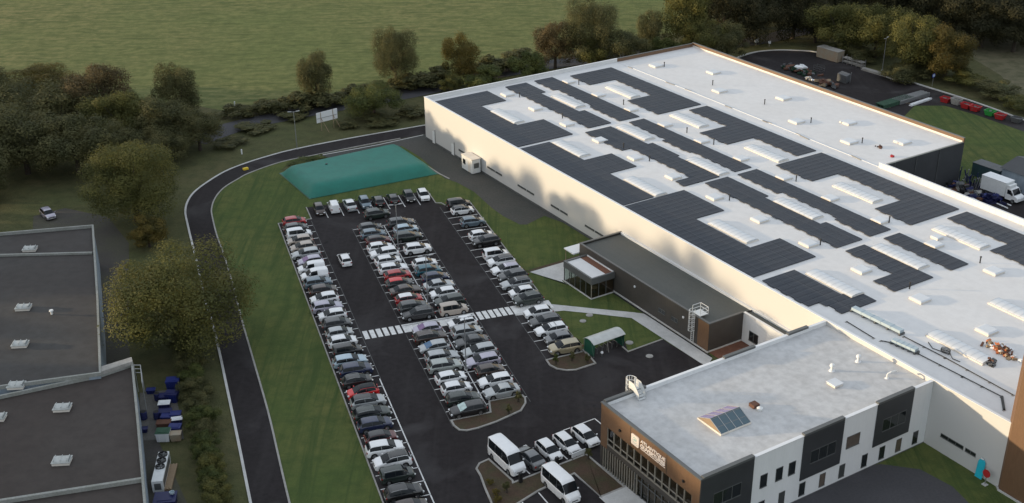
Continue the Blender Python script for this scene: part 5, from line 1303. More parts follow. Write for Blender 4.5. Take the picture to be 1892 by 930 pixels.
G3 = 'low scrub on the bank beyond the yard kerb'
for (cx,cy,w,zc,rz,lf) in [(1672,132,90,1.8,1.8,'dark'),(1730,118,90,2.4,2.2,'dark'),(1785,142,80,1.8,1.7,'olive'),(1838,165,90,1.6,1.5,'dark'),(1590,100,70,1.6,1.5,'dark'),(1885,190,70,1.4,1.3,'olive'),(1560,85,60,2.2,2.0,'dark')]:
    tree_px('shrub', cx,cy,w,zc,rz,lf,'low dark scrub bush on the bank beyond the yard kerb','bush','small',G3,trunk=False)
G4 = 'low hedge shrubs along the country lane'
for (cx,cy,w,zc,rz) in [(432,205,56,1.2,1.2),(472,200,62,1.3,1.3),(515,192,62,1.5,1.5),(552,186,56,1.4,1.4),(618,180,62,1.2,1.2),(650,172,50,1.1,1.1),(705,160,62,1.1,1.1),(748,152,66,1.3,1.3),(790,145,60,1.3,1.3),(868,128,66,2.0,2.0),(600,182,70,2.0,2.0),(560,186,70,2.0,2.0),(500,195,66,1.7,1.7),(665,170,66,1.8,1.8),(760,150,70,2.0,2.0),(805,142,70,2.2,2.2),(915,118,70,2.4,2.3),(945,108,70,2.4,2.3),(590,184,60,1.4,1.4),(535,190,56,1.6,1.5),(495,197,56,1.3,1.3),(452,204,50,1.3,1.2),(635,177,50,1.3,1.2),(725,157,56,1.3,1.3),(770,149,56,1.3,1.3),(812,142,56,1.4,1.3),(905,122,60,1.7,1.6),(930,118,60,1.6,1.6),(965,98,60,1.4,1.4)]:
    tree_px('hedge_shrub', cx,cy,w,zc,rz,'dark','low dark shrub in the hedge between the lane and the pasture','hedge','shrub',G4,trunk=False)
G5 = 'verge bushes between the lane and the road'
for (cx,cy,w,zc,rz,lf) in [(700,222,80,0.8,0.8,'dark'),(640,228,50,0.7,0.7,'dark'),(470,235,80,0.7,0.7,'dark'),(425,262,70,0.7,0.6,'dark'),(540,214,60,0.7,0.7,'dark'),(760,205,60,0.9,0.8,'dark'),(560,300,60,0.5,0.5,'green'),(590,292,40,0.5,0.5,'green')]:
    tree_px('verge_bush', cx,cy,w,zc,rz,lf,'low bush in the rough grass near the curved road','bush','shrub',G5,trunk=False)
G6 = 'bushes of the hedge beside the yard'
for (cx,cy,w,zc,rz,lf) in [(352,668,70,1.4,1.4,'dark'),(362,720,62,1.4,1.4,'dark'),(372,770,60,1.4,1.4,'green'),(378,815,60,1.4,1.4,'green'),(388,860,62,1.4,1.4,'olive'),(396,905,64,1.4,1.4,'olive'),(404,955,64,1.4,1.4,'olive'),(340,630,70,1.6,1.5,'dark'),(357,694,60,1.4,1.4,'green'),(367,745,58,1.3,1.3,'dark'),(375,793,58,1.4,1.4,'dark'),(383,838,58,1.3,1.3,'green'),(392,882,60,1.4,1.4,'green'),(400,930,60,1.4,1.4,'olive')]:
    tree_px('hedge_shrub', cx,cy,w,zc,rz,lf,'green bush in the hedge between the yard of blue bins and the road','hedge','small',G6,trunk=False)
G7 = 'added unseen trees that shade the site from the west'
wr = random.Random(4)  # invented wood out of view, heights shaped to shade ground and wall
for k in range(34):
    x = -112-wr.random()*40; y = 84+k*4.6+wr.uniform(-3,3); h = (11.4 if y < 121 else 7.3 if y < 147 else 11.4 if y < 168 else 9.2 if y < 186 else 10.2 if y < 200 else 6.2)+wr.uniform(-0.9,0.9)+(-112-x)*0.02
    tree(BL_, x, y, wr.uniform(5.5,7.5), wr.uniform(5.5,7.5), h, h-1.0, 'dark', 'unseen tall tree added west of the low brown roofed building to cast shade', 'tree', 'mid', G7)
# saplings in planting islands
for i,(px,py,lab) in enumerate([(1027,668,'sapling at the left end of the small planting island'),(1057,662,'sapling in the middle of the small planting island'),(1086,666,'sapling at the shelter end of the small planting island'),
    (958,737,'sapling at the tip of the larger planting island'),(940,760,'tiny sapling on the larger planting island'),(1087,842,'sapling beside the office corner in the planting bed'),(936,905,'tiny shrub low in the office planting bed')]):
    x, y = ground(px,py,0.5); tree('sapling', x, y, 0.45,0.45,0.85,0.6,'dark' if i else 'green',lab,'sapling','shrub',z0=0.1)
for i,(px,py) in enumerate([(905,893),(915,912),(921,925)]):
    x, y = ground(px,py,0.3); tree('flower_bush', x, y, 0.5,0.5,0.4,0.35,'autumn',['yellow bush nearest the minibus in the planting bed','yellow bush in the middle of the planting bed edge','yellow bush lowest in the planting bed'][i],'bush','shrub',trunk=False,z0=0.1)

# ------------------------------------------------------------------ low buildings at the left
def pale_parapet(poly, z, h, t, name, parent, m='coping_pale', closed=True):
    return MB().ribbon(poly, t, z, z+h, closed=closed).build(name, M[m], parent)
LZ = 6.0
lbld = empty('workshop', (0,0,0), 0, 'low left building with brown grey flat roof, pale parapet and two roof levels', 'building')
c1 = [ground(172,421,LZ), ground(181,560,LZ), ground(186,694,LZ)]
far_l = ground(-160,449,LZ); near_l = ground(-160,741,LZ)
P1 = [far_l, c1[0], c1[1], c1[2], near_l]
wb = MB(); wb.prism(P1, 0, LZ); wb.f.pop(); wb.m.pop(); wb.build('wall', M['wall_blue_grey'], lbld)
MB().sheet(P1, LZ-0.02).build('roof', M['roof_brown'], lbld)
pale_parapet(P1, LZ+0.0, 0.45, 0.26, 'parapet', lbld)
MB().ribbon([ground(-160,478,LZ), ground(171,469.5,LZ)], 0.30, LZ+0.001, LZ+0.30).build('parapet', M['coping_pale'], lbld)
low = empty('workshop_annex', (0,0,0), 0, 'lower brown roofed building at the bottom left with pale parapet', 'building')
Z2 = 5.6
P2 = [ground(-160,776,Z2), ground(0,737,Z2), ground(186,697,Z2)] + [ground(245,677,Z2), ground(256,790,Z2), ground(268,930,Z2), ground(280,1080,Z2), ground(-160,1080,Z2)]
wb = MB(); wb.prism(P2, 0, Z2); wb.f.pop(); wb.m.pop(); wb.build('wall', M['wall_blue_grey'], low)
MB().sheet(P2, Z2-0.02).build('roof', M['roof_red_brown'], low)
pale_parapet(P2, Z2, 0.42, 0.26, 'parapet', low)
MB().ribbon([ground(-160,962,Z2), ground(0,931,Z2), ground(263,890,Z2)], 0.32, Z2+0.001, Z2+0.45).build('parapet', M['coping_pale'], low)
MB().prism([ground(186,684,Z2+.3), ground(244,666,Z2+.3), ground(246,674,Z2+.3), ground(188,693,Z2+.3)], Z2+0.3, Z2+0.75).build('ledge', M['kerb'], low)
gr = []
q0, q1, q2 = [Vector((*ground(px,py,Z2),Z2)) for px,py in ((250,690),(262,690),(265,722))]
for z in (0.1,0.6,1.1):
    gr += [(q0+Vector((0,0,z)),q1+Vector((0,0,z))),(q1+Vector((0,0,z)),q2+Vector((0,0,z)))]
for q in (q0,q1,q2): gr.append((q+Vector((0,0,-2.5)),q+Vector((0,0,1.1))))
mb = MB()
for a,b in gr: mb.tube(a,b,0.04)
mb.build('ladder_frame', M['steel'], low)
def flat_hatch(px, py, z, parent, w=1.75, d=1.25):
    x, y = ground(px, py, z+0.3)
    u = MB(); u.box(-w/2,w/2,-d/2,d/2,0,0.30); o = u.build('roof_hatch', M['upstand'], parent, loc=(x,y,z), rz=radians(4))
    l = MB(); l.box(-w/2-.06,w/2+.06,-d/2-.06,d/2+.06,0.302,0.36); 
    n = 8; rows = [(-d/2*cos(pi*i/n)*0.9, 0.36+0.22*sin(pi*i/n)) for i in range(n+1)]
    l.grid([[(-w/2*.9,y_,z_) for y_,z_ in rows],[(w/2*.9,y_,z_) for y_,z_ in rows]])
    for xx in (-0.5,0,0.5): l.box(xx*w*0.8-.03,xx*w*0.8+.03,-d/2*0.8,d/2*0.8,0.45,0.60)
    l.build('lid', M['old_dome'], o)
for px,py in ((55,459),(43,567),(37,635),(30,711)): flat_hatch(px,py,LZ,lbld)
for px,py in ((115,752),(114,850),(-6,770)): flat_hatch(px,py,Z2,low)
x, y = ground(96,581,LZ)
MB().lathe([(0.14,0.0),(0.14,0.45),(0.28,0.47),(0.24,0.62)],n=10).build('vent_cowl', M['steel_white'], lbld, 40, (x,y,LZ))

# ------------------------------------------------------------------ yard of blue bins
def crate(px, py, w, d, h, m, label, cat='bin', lid=None, rz=0.1, name='storage_bin', z=0.055):
    x, y = ground(px, py, z+h*0.6)
    t = empty(name, (x,y,z), rz, label, cat)
    b = MB(); i = 0.07
    b.add([(-w/2+i,-d/2+i,0),(w/2-i,-d/2+i,0),(w/2-i,d/2-i,0),(-w/2+i,d/2-i,0),(-w/2,-d/2,h),(w/2,-d/2,h),(w/2,d/2,h),(-w/2,d/2,h)],[(3,2,1,0),(0,1,5,4),(1,2,6,5),(2,3,7,6),(3,0,4,7),(4,5,6,7)])
    b.build('body', M[m], t)
    r = MB(); r.ribbon([(-w/2,-d/2),(w/2,-d/2),(w/2,d/2),(-w/2,d/2)],0.08,h*0.93,h+0.03,closed=True)
    for k in (-0.25,0.25): r.box(w*k-.03,w*k+.03,-d/2-.04,d/2+.04,0.05,h*0.92)
    r.build('rim', M[m], t)
    if lid: 
        l = MB(); l.box(-w/2-.05,w/2+.05,-d/2-.05,d/2+.05,h+0.032,h+0.10); l.box(-w/2*.7,w/2*.7,-d/2*.7,d/2*.7,h+0.102,h+0.15); l.build('lid', M[lid], t)
    return t
def barrel(px, py, r, h, m, label, z=0.055):
    x, y = ground(px, py, z+h*0.6); t = empty('barrel', (x,y,z), 0, label, 'barrel')
    MB().lathe([(r*.9,0),(r,0.05),(r,h*.32),(r*1.05,h*.34),(r,h*.36),(r,h*.64),(r*1.05,h*.66),(r,h*.68),(r,h*.95),(r*.9,h)],n=16).build('drum', M[m], t, 35)
    MB().lathe([(r*.85,h+.002),(r*.85,h+.03),(0.05,h+.03)],n=16).build('lid', M['black'], t)
crate(320,710,1.5,1.2,1.5,'blue_plastic','tall blue bin furthest up in the yard','bin','blue_plastic')
crate(318,732,1.4,1.1,1.1,'blue_plastic','blue bin just below the tallest blue bin','bin','navy_plastic',-0.1)
crate(304,735,1.1,1.0,0.9,'navy_plastic','dark navy tub left of the upper blue bins')
barrel(290,732,0.36,0.95,'navy_plastic','navy barrel at the upper middle of the yard')
crate(304,749,1.3,0.9,0.8,'navy_plastic','navy crate with a white lid in the yard','crate','sign_white')
barrel(289,766,0.36,0.95,'navy_plastic','navy barrel at the left of the middle bins')
crate(305,763,1.5,0.9,0.8,'navy_plastic','low dark purple tub between the middle bins','crate')
crate(308,772,1.2,0.9,0.8,'blue_plastic','blue open crate in the middle of the yard','crate',None,0.0)
crate(325,768,1.2,0.9,0.9,'blue_plastic','blue crate against the hedge, middle of the yard','crate')
crate(327,778,1.2,0.7,0.7,'navy_plastic','dark crate topped by a white lid against the hedge','crate','sign_white',0.2)
crate(303,784,1.6,0.9,0.8,'rust','rust brown crate in the lower part of the yard','crate')
crate(324,793,1.3,1.0,0.9,'blue_plastic','bright blue bin behind the white bin','bin','blue_plastic',0.0)
crate(325,805,1.2,0.9,0.9,'beige_sheet','pale grey bin lowest against the hedge','bin')
crate(302,803,1.5,1.2,1.1,'sign_white','white bin with green lid at the bottom of the yard','bin','net_green',0.05)
barrel(265,766,0.4,1.0,'navy_plastic','navy barrel against the left building wall')
crate(267,794,0.7,0.6,0.5,'navy_plastic','small dark tub against the left building wall','tub')
crate(279,722,1.0,0.7,0.5,'blue_plastic','flat blue tub at the top left of the yard','tub')
ac = empty('cooling_unit', (*ground(298,872,0.8),0.03), radians(7), 'long white cooling unit with three round fans on top', 'cooling unit')
w_, l_, h_ = 1.15, 5.4, 1.5
MB().box(-w_/2,w_/2,-l_/2,l_/2,0.12,h_).build('casing', M['steel_white'], ac)
MB().box(-w_/2+.05,w_/2-.05,-l_/2+.05,l_/2-.05,0.0,0.118).build('base', M['trim_grey'], ac)
for k in range(3):
    yy = l_/2-0.62-1.12*k
    f = MB(); f.lathe([(0.50,0),(0.52,0.16),(0.44,0.17),(0.44,0.04),(0.05,0.04)],(0,yy,h_),20); fo = f.build('fan_ring', M['black'], ac, 40)
    b = MB()
    for j in range(5): b.obox((0.22*cos(2*pi*j/5),yy+0.22*sin(2*pi*j/5),h_+0.09),(0.40,0.15,0.015),2*pi*j/5,0.4)
    b.build('fan_blade', M['trim_grey'], fo)
g_ = MB(); g_.box(-w_/2-.012,-w_/2-.002,-l_/2+.3,l_/2-.3,0.4,1.3); g_.box(w_/2+.002,w_/2+.012,-l_/2+.3,l_/2-.3,0.4,1.3); g_.box(-0.35,0.35,-l_/2-.012,-l_/2-.002,0.4,1.2); g_.build('grille', M['trim_grey'], ac)
MB().box(-0.3,0.3,-0.9,-0.3,h_+.002,h_+.05).build('access_panel', M['sign_white'], ac)
pl = empty('plank_stack', (*ground(315,880,0.3),0.03), radians(6), 'stack of brown planks right of the cooling unit', 'planks')
b = MB()
for k in range(5):
    for j in range(3): b.box(-0.42+0.17*k,-0.27+0.17*k,-2.3+0.1*((k+j)%2),2.3-0.1*(k%2),0.10*j,0.10*j+0.085)
b.build('planks', M['timber_raw'], pl)
crate(306,925,2.2,1.8,0.9,'navy_plastic','dark blue covered crate at the bottom edge below the cooling unit','crate','navy_plastic',0.12)
x, y = ground(318,913,1.1); t = empty('bucket',(x,y,1.14),0,'light blue tub on the dark covered crate','tub')
MB().lathe([(0.22,0),(0.28,0.25),(0.24,0.25),(0.2,0.05)],n=14).build('tub', M['tank_pale'], t)

# ------------------------------------------------------------------ green cistern (pillow tank)
cis = [ground(518,321), ground(573,368), ground(808,322), ground(734,273)]
tk = empty('pillow_tank', (0,0,0), 0, 'big green fabric pillow tank lying on the lawn above the car park', 'water tank')
rows = []; n = 28
for i in range(n+1):
    u = i/n; row = []
    for j in range(n+1):
        v = j/n
        a = Vector(cis[0]).lerp(Vector(cis[1]), v); b = Vector(cis[3]).lerp(Vector(cis[2]), v); p = a.lerp(b, u)
        du, dv = min(u,1-u)*20.5, min(v,1-v)*10.5
        e = lambda d: 1-(max(0,1-d/2.0))**2.6
        row.append((p.x, p.y, 0.04+1.75*e(du)*e(dv)))
    rows.append(row)
MB().grid(rows).build('tank_body', M['tank_green'], tk, 60)
hm = MB(); hm.ribbon([(p[0],p[1]) for p in cis],0.35,0.035,0.07,closed=True); hm.build('hem', M['green_paint'], tk)
c_ = Vector(cis[0]).lerp(Vector(cis[2]),0.3)
MB().lathe([(0.22,0),(0.22,0.10),(0.12,0.12)],n=12).build('filler_cap', M['black'], tk, loc=(c_.x,c_.y,1.78))
MB().ribbon(G([(735,272),(812,322),(830,331)]),0.25,0.03,0.10).build('tank_kerb', M['kerb'])
struct(bpy.data.objects['tank_kerb'])

# ------------------------------------------------------------------ bike shelter
bs0, bs1 = ground(1097,662), ground(1152,642)
dx, dy = bs1[0]-bs0[0], bs1[1]-bs0[1]; Ls = sqrt(dx*dx+dy*dy)
bsn = empty('bike_shelter', (bs0[0],bs0[1],0.05), atan2(dy,dx), 'bike shelter with curved white roof and green end panels beside the lawn', 'bike shelter')
rf = MB(); rows = []
for i in range(9):
    t = i/8; yy = 2.35*(1-t)-0.15; zz = 1.55+0.75*sin(pi*(0.12+0.72*t)); rows.append((yy,zz))
rf.grid([[(-0.15,y_,z_) for y_,z_ in rows],[(Ls*0.5,y_,z_) for y_,z_ in rows],[(Ls+0.15,y_,z_) for y_,z_ in rows]])
rf.grid([[(-0.15,y_,z_-0.04) for y_,z_ in rows][::-1],[(Ls+0.15,y_,z_-0.04) for y_,z_ in rows][::-1]])
rf.build('curved_roof', M['shelter_sheet'], bsn, 50)
for xx in (0.0, Ls-0.06):
    e = MB(); prof = [(0.0,0.1),(2.1,0.1)]+[(y_,z_-0.06) for y_,z_ in rows[1:]]
    k = len(prof); e.add([(xx,y_,z_) for y_,z_ in prof]+[(xx+0.06,y_,z_) for y_,z_ in prof],[tuple(range(k)),tuple(range(2*k-1,k-1,-1))]+[(i,i+k,(i+1)%k+k,(i+1)%k) for i in range(k)])
    e.build('end_panel', M['green_paint'], bsn)
fr = MB()
for xx in (0.03,Ls/2,Ls-0.03):
    fr.tube((xx,2.05,0),(xx,2.1,1.75),0.04); fr.tube((xx,0.0,0),(xx,0.6,2.25),0.04)
fr.build('frame', M['steel'], bsn)
rk = MB()
for k in range(5):
    xx = 0.9+k*(Ls-1.6)/4; rk.tube((xx,0.5,0),(xx,0.5,0.75),0.03); rk.tube((xx,0.5,0.75),(xx,1.3,0.75),0.03); rk.tube((xx,1.3,0.75),(xx,1.3,0),0.03)
rk.build('bike_rack', M['steel'], bsn)
bx = MB(); x, y = ground(1112,660); t = empty('white_ball_lamp',(x,y,0.055),0,'small white bollard lamp beneath the bike shelter end','bollard')
MB().tube((0,0,0),(0,0,0.45),0.06).build('post', M['trim_grey'], t); MB().lathe([(0.05,0.45),(0.17,0.5),(0.2,0.62),(0.14,0.75),(0.03,0.79)],n=12).build('globe', M['sign_white'], t, 50)

# ------------------------------------------------------------------ lamps, signs
def lamp_post(px, py, h, label, arms=2, rz=0.0, z=0.05):
    x, y = ground(px, py); t = empty('street_lamp', (x,y,z), rz, label, 'lamp post', 'street lamps')
    p = MB(); p.tube((0,0,0.12),(0,0,h),0.085,0.05,10); p.build('pole', M['steel'], t)
    MB().box(-0.2,0.2,-0.2,0.2,0,0.12).build('foot', M['concrete'], t)
    for s in ((1,-1) if arms == 2 else (1,)):
        a = MB(); a.tube((0,0,h-0.1),(s*0.45,0,h+0.02),0.035); a.build('arm', M['steel'], t)
        hd = MB(); hd.obox((s*0.75,0,h+0.03),(0.65,0.24,0.09),0,0,-s*0.08); hh = hd.build('lamp_head', M['steel'], t)
        MB().obox((s*0.78,0,h-0.022),(0.45,0.18,0.015),0,0,-s*0.08).build('lamp_glass', M['lamp_clear'], hh)
lamp_post(736,461,7.3,'double headed lamp post near the top of the central double row',2,PANG+pi/2)
lamp_post(790.6,563,7.4,'double headed lamp post just above the crosswalk in the central double row',2,PANG+pi/2)
lamp_post(861,684,7.4,'double headed lamp post below the crosswalk in the central double row',2,PANG+pi/2)
lamp_post(549,276,7.2,'single lamp post on the verge left of the billboard',2,0.3)
lamp_post(1630,131,7.2,'single lamp post on the bank behind the storage yard',2,0.9)
bb0, bb1 = ground(598,243), ground(617,238)
sgn = empty('billboard', (*bb0,0), atan2(bb1[1]-bb0[1],bb1[0]-bb0[0]), 'white billboard on two splayed legs beside the lane, seen from behind', 'billboard')
Lb = 4.0
MB().box(-1.0,3.6,0.5,0.58,1.7,3.7).build('panel', M['sign_white'], sgn)
for xx in (-0.1,2.6):
    l = MB(); l.tube((xx,0.46,1.0),(xx,0.46,3.7),0.06); l.tube((xx+0.6,-1.2,0.0),(xx,0.44,2.6),0.05); l.tube((xx,0.46,0),(xx,0.46,1.0),0.06); l.build('leg', M['timber_raw'], sgn)
MB().box(-0.9,3.5,0.44,0.49,2.5,2.6).build('rail', M['steel'], sgn)
x, y = ground(1722,160); rsn = empty('round_road_sign', (x,y,0), 0.5, 'round blue road sign on a thin post beyond the yard kerb', 'road sign')
MB().tube((0,0,0),(0,0,2.3),0.04).build('post', M['steel'], rsn)
m = MB(); ring = [(0.45*cos(2*pi*i/16),2.35+0.45*sin(2*pi*i/16)) for i in range(16)]
m.add([(a,-0.06,z) for a,z in ring]+[(a,-0.045,z) for a,z in ring],[tuple(range(16)),tuple(range(31,15,-1))]+[(i,i+16,(i+1)%16+16,(i+1)%16) for i in range(16)]); m.build('sign_disc', M['sign_blue'], rsn)
m = MB(); m.lathe([(0.30,0),(0.30,0.012)],n=14); d = m.build('sign_symbol', M['lilac_sign'] if 'lilac_sign' in M else M['tank_pale'], rsn, loc=(0.02,-0.062,2.36)); d.rotation_euler = (pi/2,0,0)
for i,(px,py,lab) in enumerate([(1397,84,'larger white sign panel beside the lane, left of the storage yard'),(1421,86,'smaller white sign panel beside the lane, right of the larger one')]):
    x, y = ground(px,py); t = empty('lane_sign',(x,y,0),0.3,lab,'sign'); s_ = 1.0 if i == 0 else 0.7
    MB().tube((0,0,0),(0,0,0.7),0.05).build('post', M['steel'], t); MB().box(-0.5*s_,0.5*s_,-0.1,-0.05,0.65,0.65+0.9*s_).build('panel', M['sign_white'], t)
x, y = ground(454,314); t = empty('road_box',(x,y,0.05),0.6,'small yellow box lying at the edge of the curved road','box')
MB().box(-0.45,0.45,-0.3,0.3,0,0.3).build('box_body', M['yellow'], t); MB().box(-0.3,0.3,-0.2,0.2,0.302,0.34).build('lid', M['yellow'], t)
for i,(px,py,lab) in enumerate([(447,285,'small white marker post on the verge beside the curved road'),(434,196,'small white marker post at the pasture edge')]):
    x, y = ground(px,py); t = empty('marker_post',(x,y,0),0,lab,'post'); MB().box(-0.1,0.1,-0.1,0.1,0,0.9).build('post_body', M['sign_white'], t)
for i,(x0,y0,lab) in enumerate([(1070.8,842,'white signboard at the back of the office planting bed'),]):
    x, y = ground(1069,848); t = empty('bed_sign',(x,y,0.12),BANG+pi/2,lab,'sign'); MB().box(-0.9,0.9,-0.04,0.04,0.35,0.9).build('panel', M['sign_white'], t)
    for xx in (-0.8,0.8): MB().box(xx-.04,xx+.04,-.03,.03,0,0.349).build('post', M['steel'], t)
for i,(px,py,lab) in enumerate([(962,893,'dark charging post in front of the white minibus'),(1029,864,'dark charging post in front of the white hatchback nearest the grey saloon')]):
    x, y = ground(px,py); t = empty('charging_post',(x,y,0.1),BANG,lab,'charging post')
    MB().box(-0.14,0.14,-0.18,0.18,0,1.25).build('casing', M['black'], t); MB().box(0.142,0.16,-0.1,0.1,0.85,1.1).build('screen', M['glass'], t)
for i,(px,py,lab) in enumerate([(1250,632,'white bench like block'),]): pass

# ------------------------------------------------------------------ storage yard at the upper right
def yard(name, px, py, rz, label, cat, z=0.05, group=None):
    x, y = ground(px, py); return empty(name, (x,y,z), BANG+rz, label, cat, group)
t = yard('storage_container', 1533,110, 0.05, 'beige metal container at the kerb of the storage yard', 'container')
MB().box(-3.0,3.0,-1.1,1.1,0.1,2.4).build('body', M['beige_sheet'], t)
m = MB()
for k in range(16): m.box(-2.9+k*0.38,-2.78+k*0.38,-1.15,-1.102,0.15,2.35)
m.build('ribs', M['beige_sheet'], t); MB().box(-3.05,3.05,-1.16,1.15,2.402,2.48).build('roof', M['kerb'], t); MB().box(3.002,3.04,-1.0,1.0,0.15,2.3).build('door', M['beige_sheet'], t)
def rack(px, py, rz, Lr, h, label, m='kerb'):
    t = yard('pipe_rack', px, py, rz, label, 'rack'); f = MB()
    for xx in [-Lr/2+Lr*k/4 for k in range(5)]:
        for yy in (-0.7,0.7): f.box(xx-.05,xx+.05,yy-.05,yy+.05,0,h)
        f.box(xx-.05,xx+.05,-0.649,0.649,0.3,0.4)
        f.box(xx-.05,xx+.05,-0.649,0.649,h*0.6,h*0.6+.1)
    f.build('frame', M['steel'], t); p = MB()
    for lv in (0.45,h*0.6+0.15):
        for k in range(7): p.tube((-Lr/2-0.2,-0.55+0.18*k,lv),(Lr/2+0.2,-0.55+0.18*k,lv),0.07,n=7)
        for k in range(6): p.tube((-Lr/2,-0.46+0.18*k,lv+0.14),(Lr/2,-0.46+0.18*k,lv+0.14),0.07,n=7)
    p.build('profiles', M[m], t)
rack(1577,121,0.06,5.2,1.7,'grey rack of metal profiles right of the beige container')
t = yard('profile_stack', 1621,137, 0.05, 'low stack of pale profiles at the kerb below the lamp post', 'stack')
p = MB()
for k in range(5):
    for j in range(3): p.box(-4+0.1*j,4-0.2*k,-0.6+0.24*k,-0.4+0.24*k,0.16*j,0.16*j+0.13)
p.build('profiles', M['kerb'], t)
t = yard('white_pipe', 1653,149, 0.05, 'single thick white pipe lying along the yard kerb', 'pipe'); MB().tube((-2.2,0,0.2),(2.2,0,0.2),0.18,n=12).build('pipe', M['sign_white'], t)
for px,py,rz,lab,mt in ((1653,192,0.75,'long green grey stack of profiles on the yard lawn','net_green'),(1683,184,0.75,'stack of silver profiles right of the green grey stack','steel'),(1695,189,0.8,'thin row of white pipes in front of the silver profile stack','sign_white')):
    t = yard('profile_stack', px, py, rz+pi/2-0.7, lab, 'stack'); p = MB(); L_ = 4.6 if mt != 'sign_white' else 3.4
    for k in range(9 if mt != 'sign_white' else 3):
        for j in range(4 if mt != 'sign_white' else 2): p.box(-L_+0.2*((k*j)%3),L_-0.15*(k%3),-1.0+0.24*k,-0.83+0.24*k,0.02+0.2*j,0.02+0.2*j+0.15)
    p.build('profiles', M[mt], t); q = MB()
    for xx in (-L_*0.6,L_*0.6): q.box(xx-.06,xx+.06,-1.2,1.3,-0.001,0.018)
    q.build('bearer', M['timber_raw'], t)
a,b = BL(1475,133,0); heap('netting_pile', a, b, 60, ['net_green','tarp_grey','net_green','rust'], 'tangled green pile of netting and frames behind the brown parapet', 'debris', 5.0, 2.2, 0.05, 0.9, 1.0, 12)
a,b = BL(1476,127,0.5); heap('white_sheets', a, b, 7, ['sign_white'], 'white panels lying on the green netting pile', 'panels', 1.6, 0.6, 0.6, 1.3, 0.4, 13)
a,b = BL(1494,146,0.2); heap('pale_offcuts', a, b, 9, ['kerb','sign_white'], 'pale offcuts at the right end of the netting pile', 'debris', 1.4, 0.5, 0.05, 0.8, 0.4, 15)
a,b = BL(1528,155,0.3); heap('brown_heap', a, b, 40, ['rust','timber_raw','tarp_grey'], 'brown heap under a tarpaulin in the storage yard', 'debris', 2.4, 1.6, 0.05, 1.1, 1.2, 16)
t = yard('tilted_frame', 1558,152, 0.2, 'dark grey tarpaulin frame right of the brown heap', 'frame')
MB().obox((0,0,1.0),(2.2,1.6,1.7),0,0.12,0.1).build('cover', M['tarp_grey'], t); MB().tube((1.4,0.3,0.0),(1.5,0.3,2.3),0.05).build('post', M['steel'], t)
t = yard('wire_pallet', 1513,132, 0.1, 'thin wire cage pallet standing in the storage yard', 'pallet cage'); p = MB()
for z in (0.2,0.7,1.2): 
    p.ribbon([(-1,-.6),(1,-.6),(1,.6),(-1,.6)],0.04,z,z+0.04,closed=True)
for xx,yy in ((-1,-.6),(1,-.6),(1,.6),(-1,.6)): p.tube((xx,yy,0),(xx,yy,1.3),0.03)
p.build('cage', M['rim'], t)
def skip(px, py, m, label, w=1.9, h=0.95):
    x, y = ground(px, py, 0.4); t = empty('skip_bin', (x,y,0.05), BANG+0.14, label, 'skip', 'skips along the yard kerb')
    b = MB(); d = 1.5
    b.add([(-w/2*.7,-d/2*.8,0.05),(w/2*.7,-d/2*.8,0.05),(w/2*.7,d/2*.8,0.05),(-w/2*.7,d/2*.8,0.05),(-w/2,-d/2,h),(w/2,-d/2,h),(w/2,d/2,h),(-w/2,d/2,h)],[(3,2,1,0),(0,1,5,4),(1,2,6,5),(2,3,7,6),(3,0,4,7)])
    i=.08
    b.add([(-w/2*.7,-d/2*.8,0.12),(w/2*.7,-d/2*.8,0.12),(w/2*.7,d/2*.8,0.12),(-w/2*.7,d/2*.8,0.12),(-w/2+i,-d/2+i,h),(w/2-i,-d/2+i,h),(w/2-i,d/2-i,h),(-w/2+i,d/2-i,h)],[(0,1,2,3),(4,5,1,0),(5,6,2,1),(6,7,3,2),(7,4,0,3)])
    b.build('body', M[m], t); MB().ribbon([(-w/2,-d/2),(w/2,-d/2),(w/2,d/2),(-w/2,d/2)],0.1,h+.001,h+0.06,closed=True).build('rim', M[m], t)
    f = MB()
    for k in range(9): f.obox((random.uniform(-w*.3,w*.3),random.uniform(-.4,.4),h*random.uniform(.4,.85)),(0.6,0.4,0.2),random.uniform(0,3),random.uniform(-.3,.3))
    f.build('waste', M['tarp_grey'], t)
skip(1747,186,'red_paint','leftmost red skip along the yard kerb'); skip(1767,190,'kerb','pale grey skip between two red skips',2.0,1.2); skip(1785,197,'red_paint','red skip just right of the pale grey skip',1.9); skip(1802,202,'red_paint','red skip just left of the green skip')
skip(1829,210,'bright_green','bright green skip along the yard kerb'); skip(1848,217,'red_paint','red skip just right of the green skip'); skip(1878,223,'tarp_grey','dark grey skip at the right end of the row')
# loading yard: box lorry, shed, container, scrap
lx, ly = BW(77.2,65.2)
lor = empty('box_lorry', (lx,ly,0.065), BANG+0.03, 'white box lorry parked behind the warehouse at the right edge', 'lorry')
MB().box(-3.6,0.95,-1.1,1.1,0.75,3.05).build('cargo_box', M['steel_white'], lor)
MB().box(-3.65,1.0,-1.14,1.14,3.052,3.12).build('cargo_roof', M['sign_white'], lor)
MB().box(-3.6,3.0,-0.5,0.5,0.45,0.748).build('chassis', M['black'], lor)
cb = MB()
prof = [(1.02,0.45),(3.25,0.45),(3.3,0.95),(3.1,1.2),(2.55,1.35),(1.95,2.25),(1.02,2.35)]
k = len(prof); cb.add([(x_,-0.98,z_) for x_,z_ in prof]+[(x_,0.98,z_) for x_,z_ in prof],[tuple(range(k)),tuple(range(2*k-1,k-1,-1))]+[(i,i+k,(i+1)%k+k,(i+1)%k) for i in range(k)])
cb.build('cab', paint('white'), lor)
ws = MB(); ws.add([(2.52,-0.85,1.42),(2.52,0.85,1.42),(2.02,0.80,2.19),(2.02,-0.80,2.19)],[(0,1,2,3)]); ws.add([(2.58,-0.85,1.42),(2.58,0.85,1.42),(2.06,0.80,2.22),(2.06,-0.80,2.22)],[(0,1,2,3)]); ws.build('windscreen', M['car_glass'], lor)
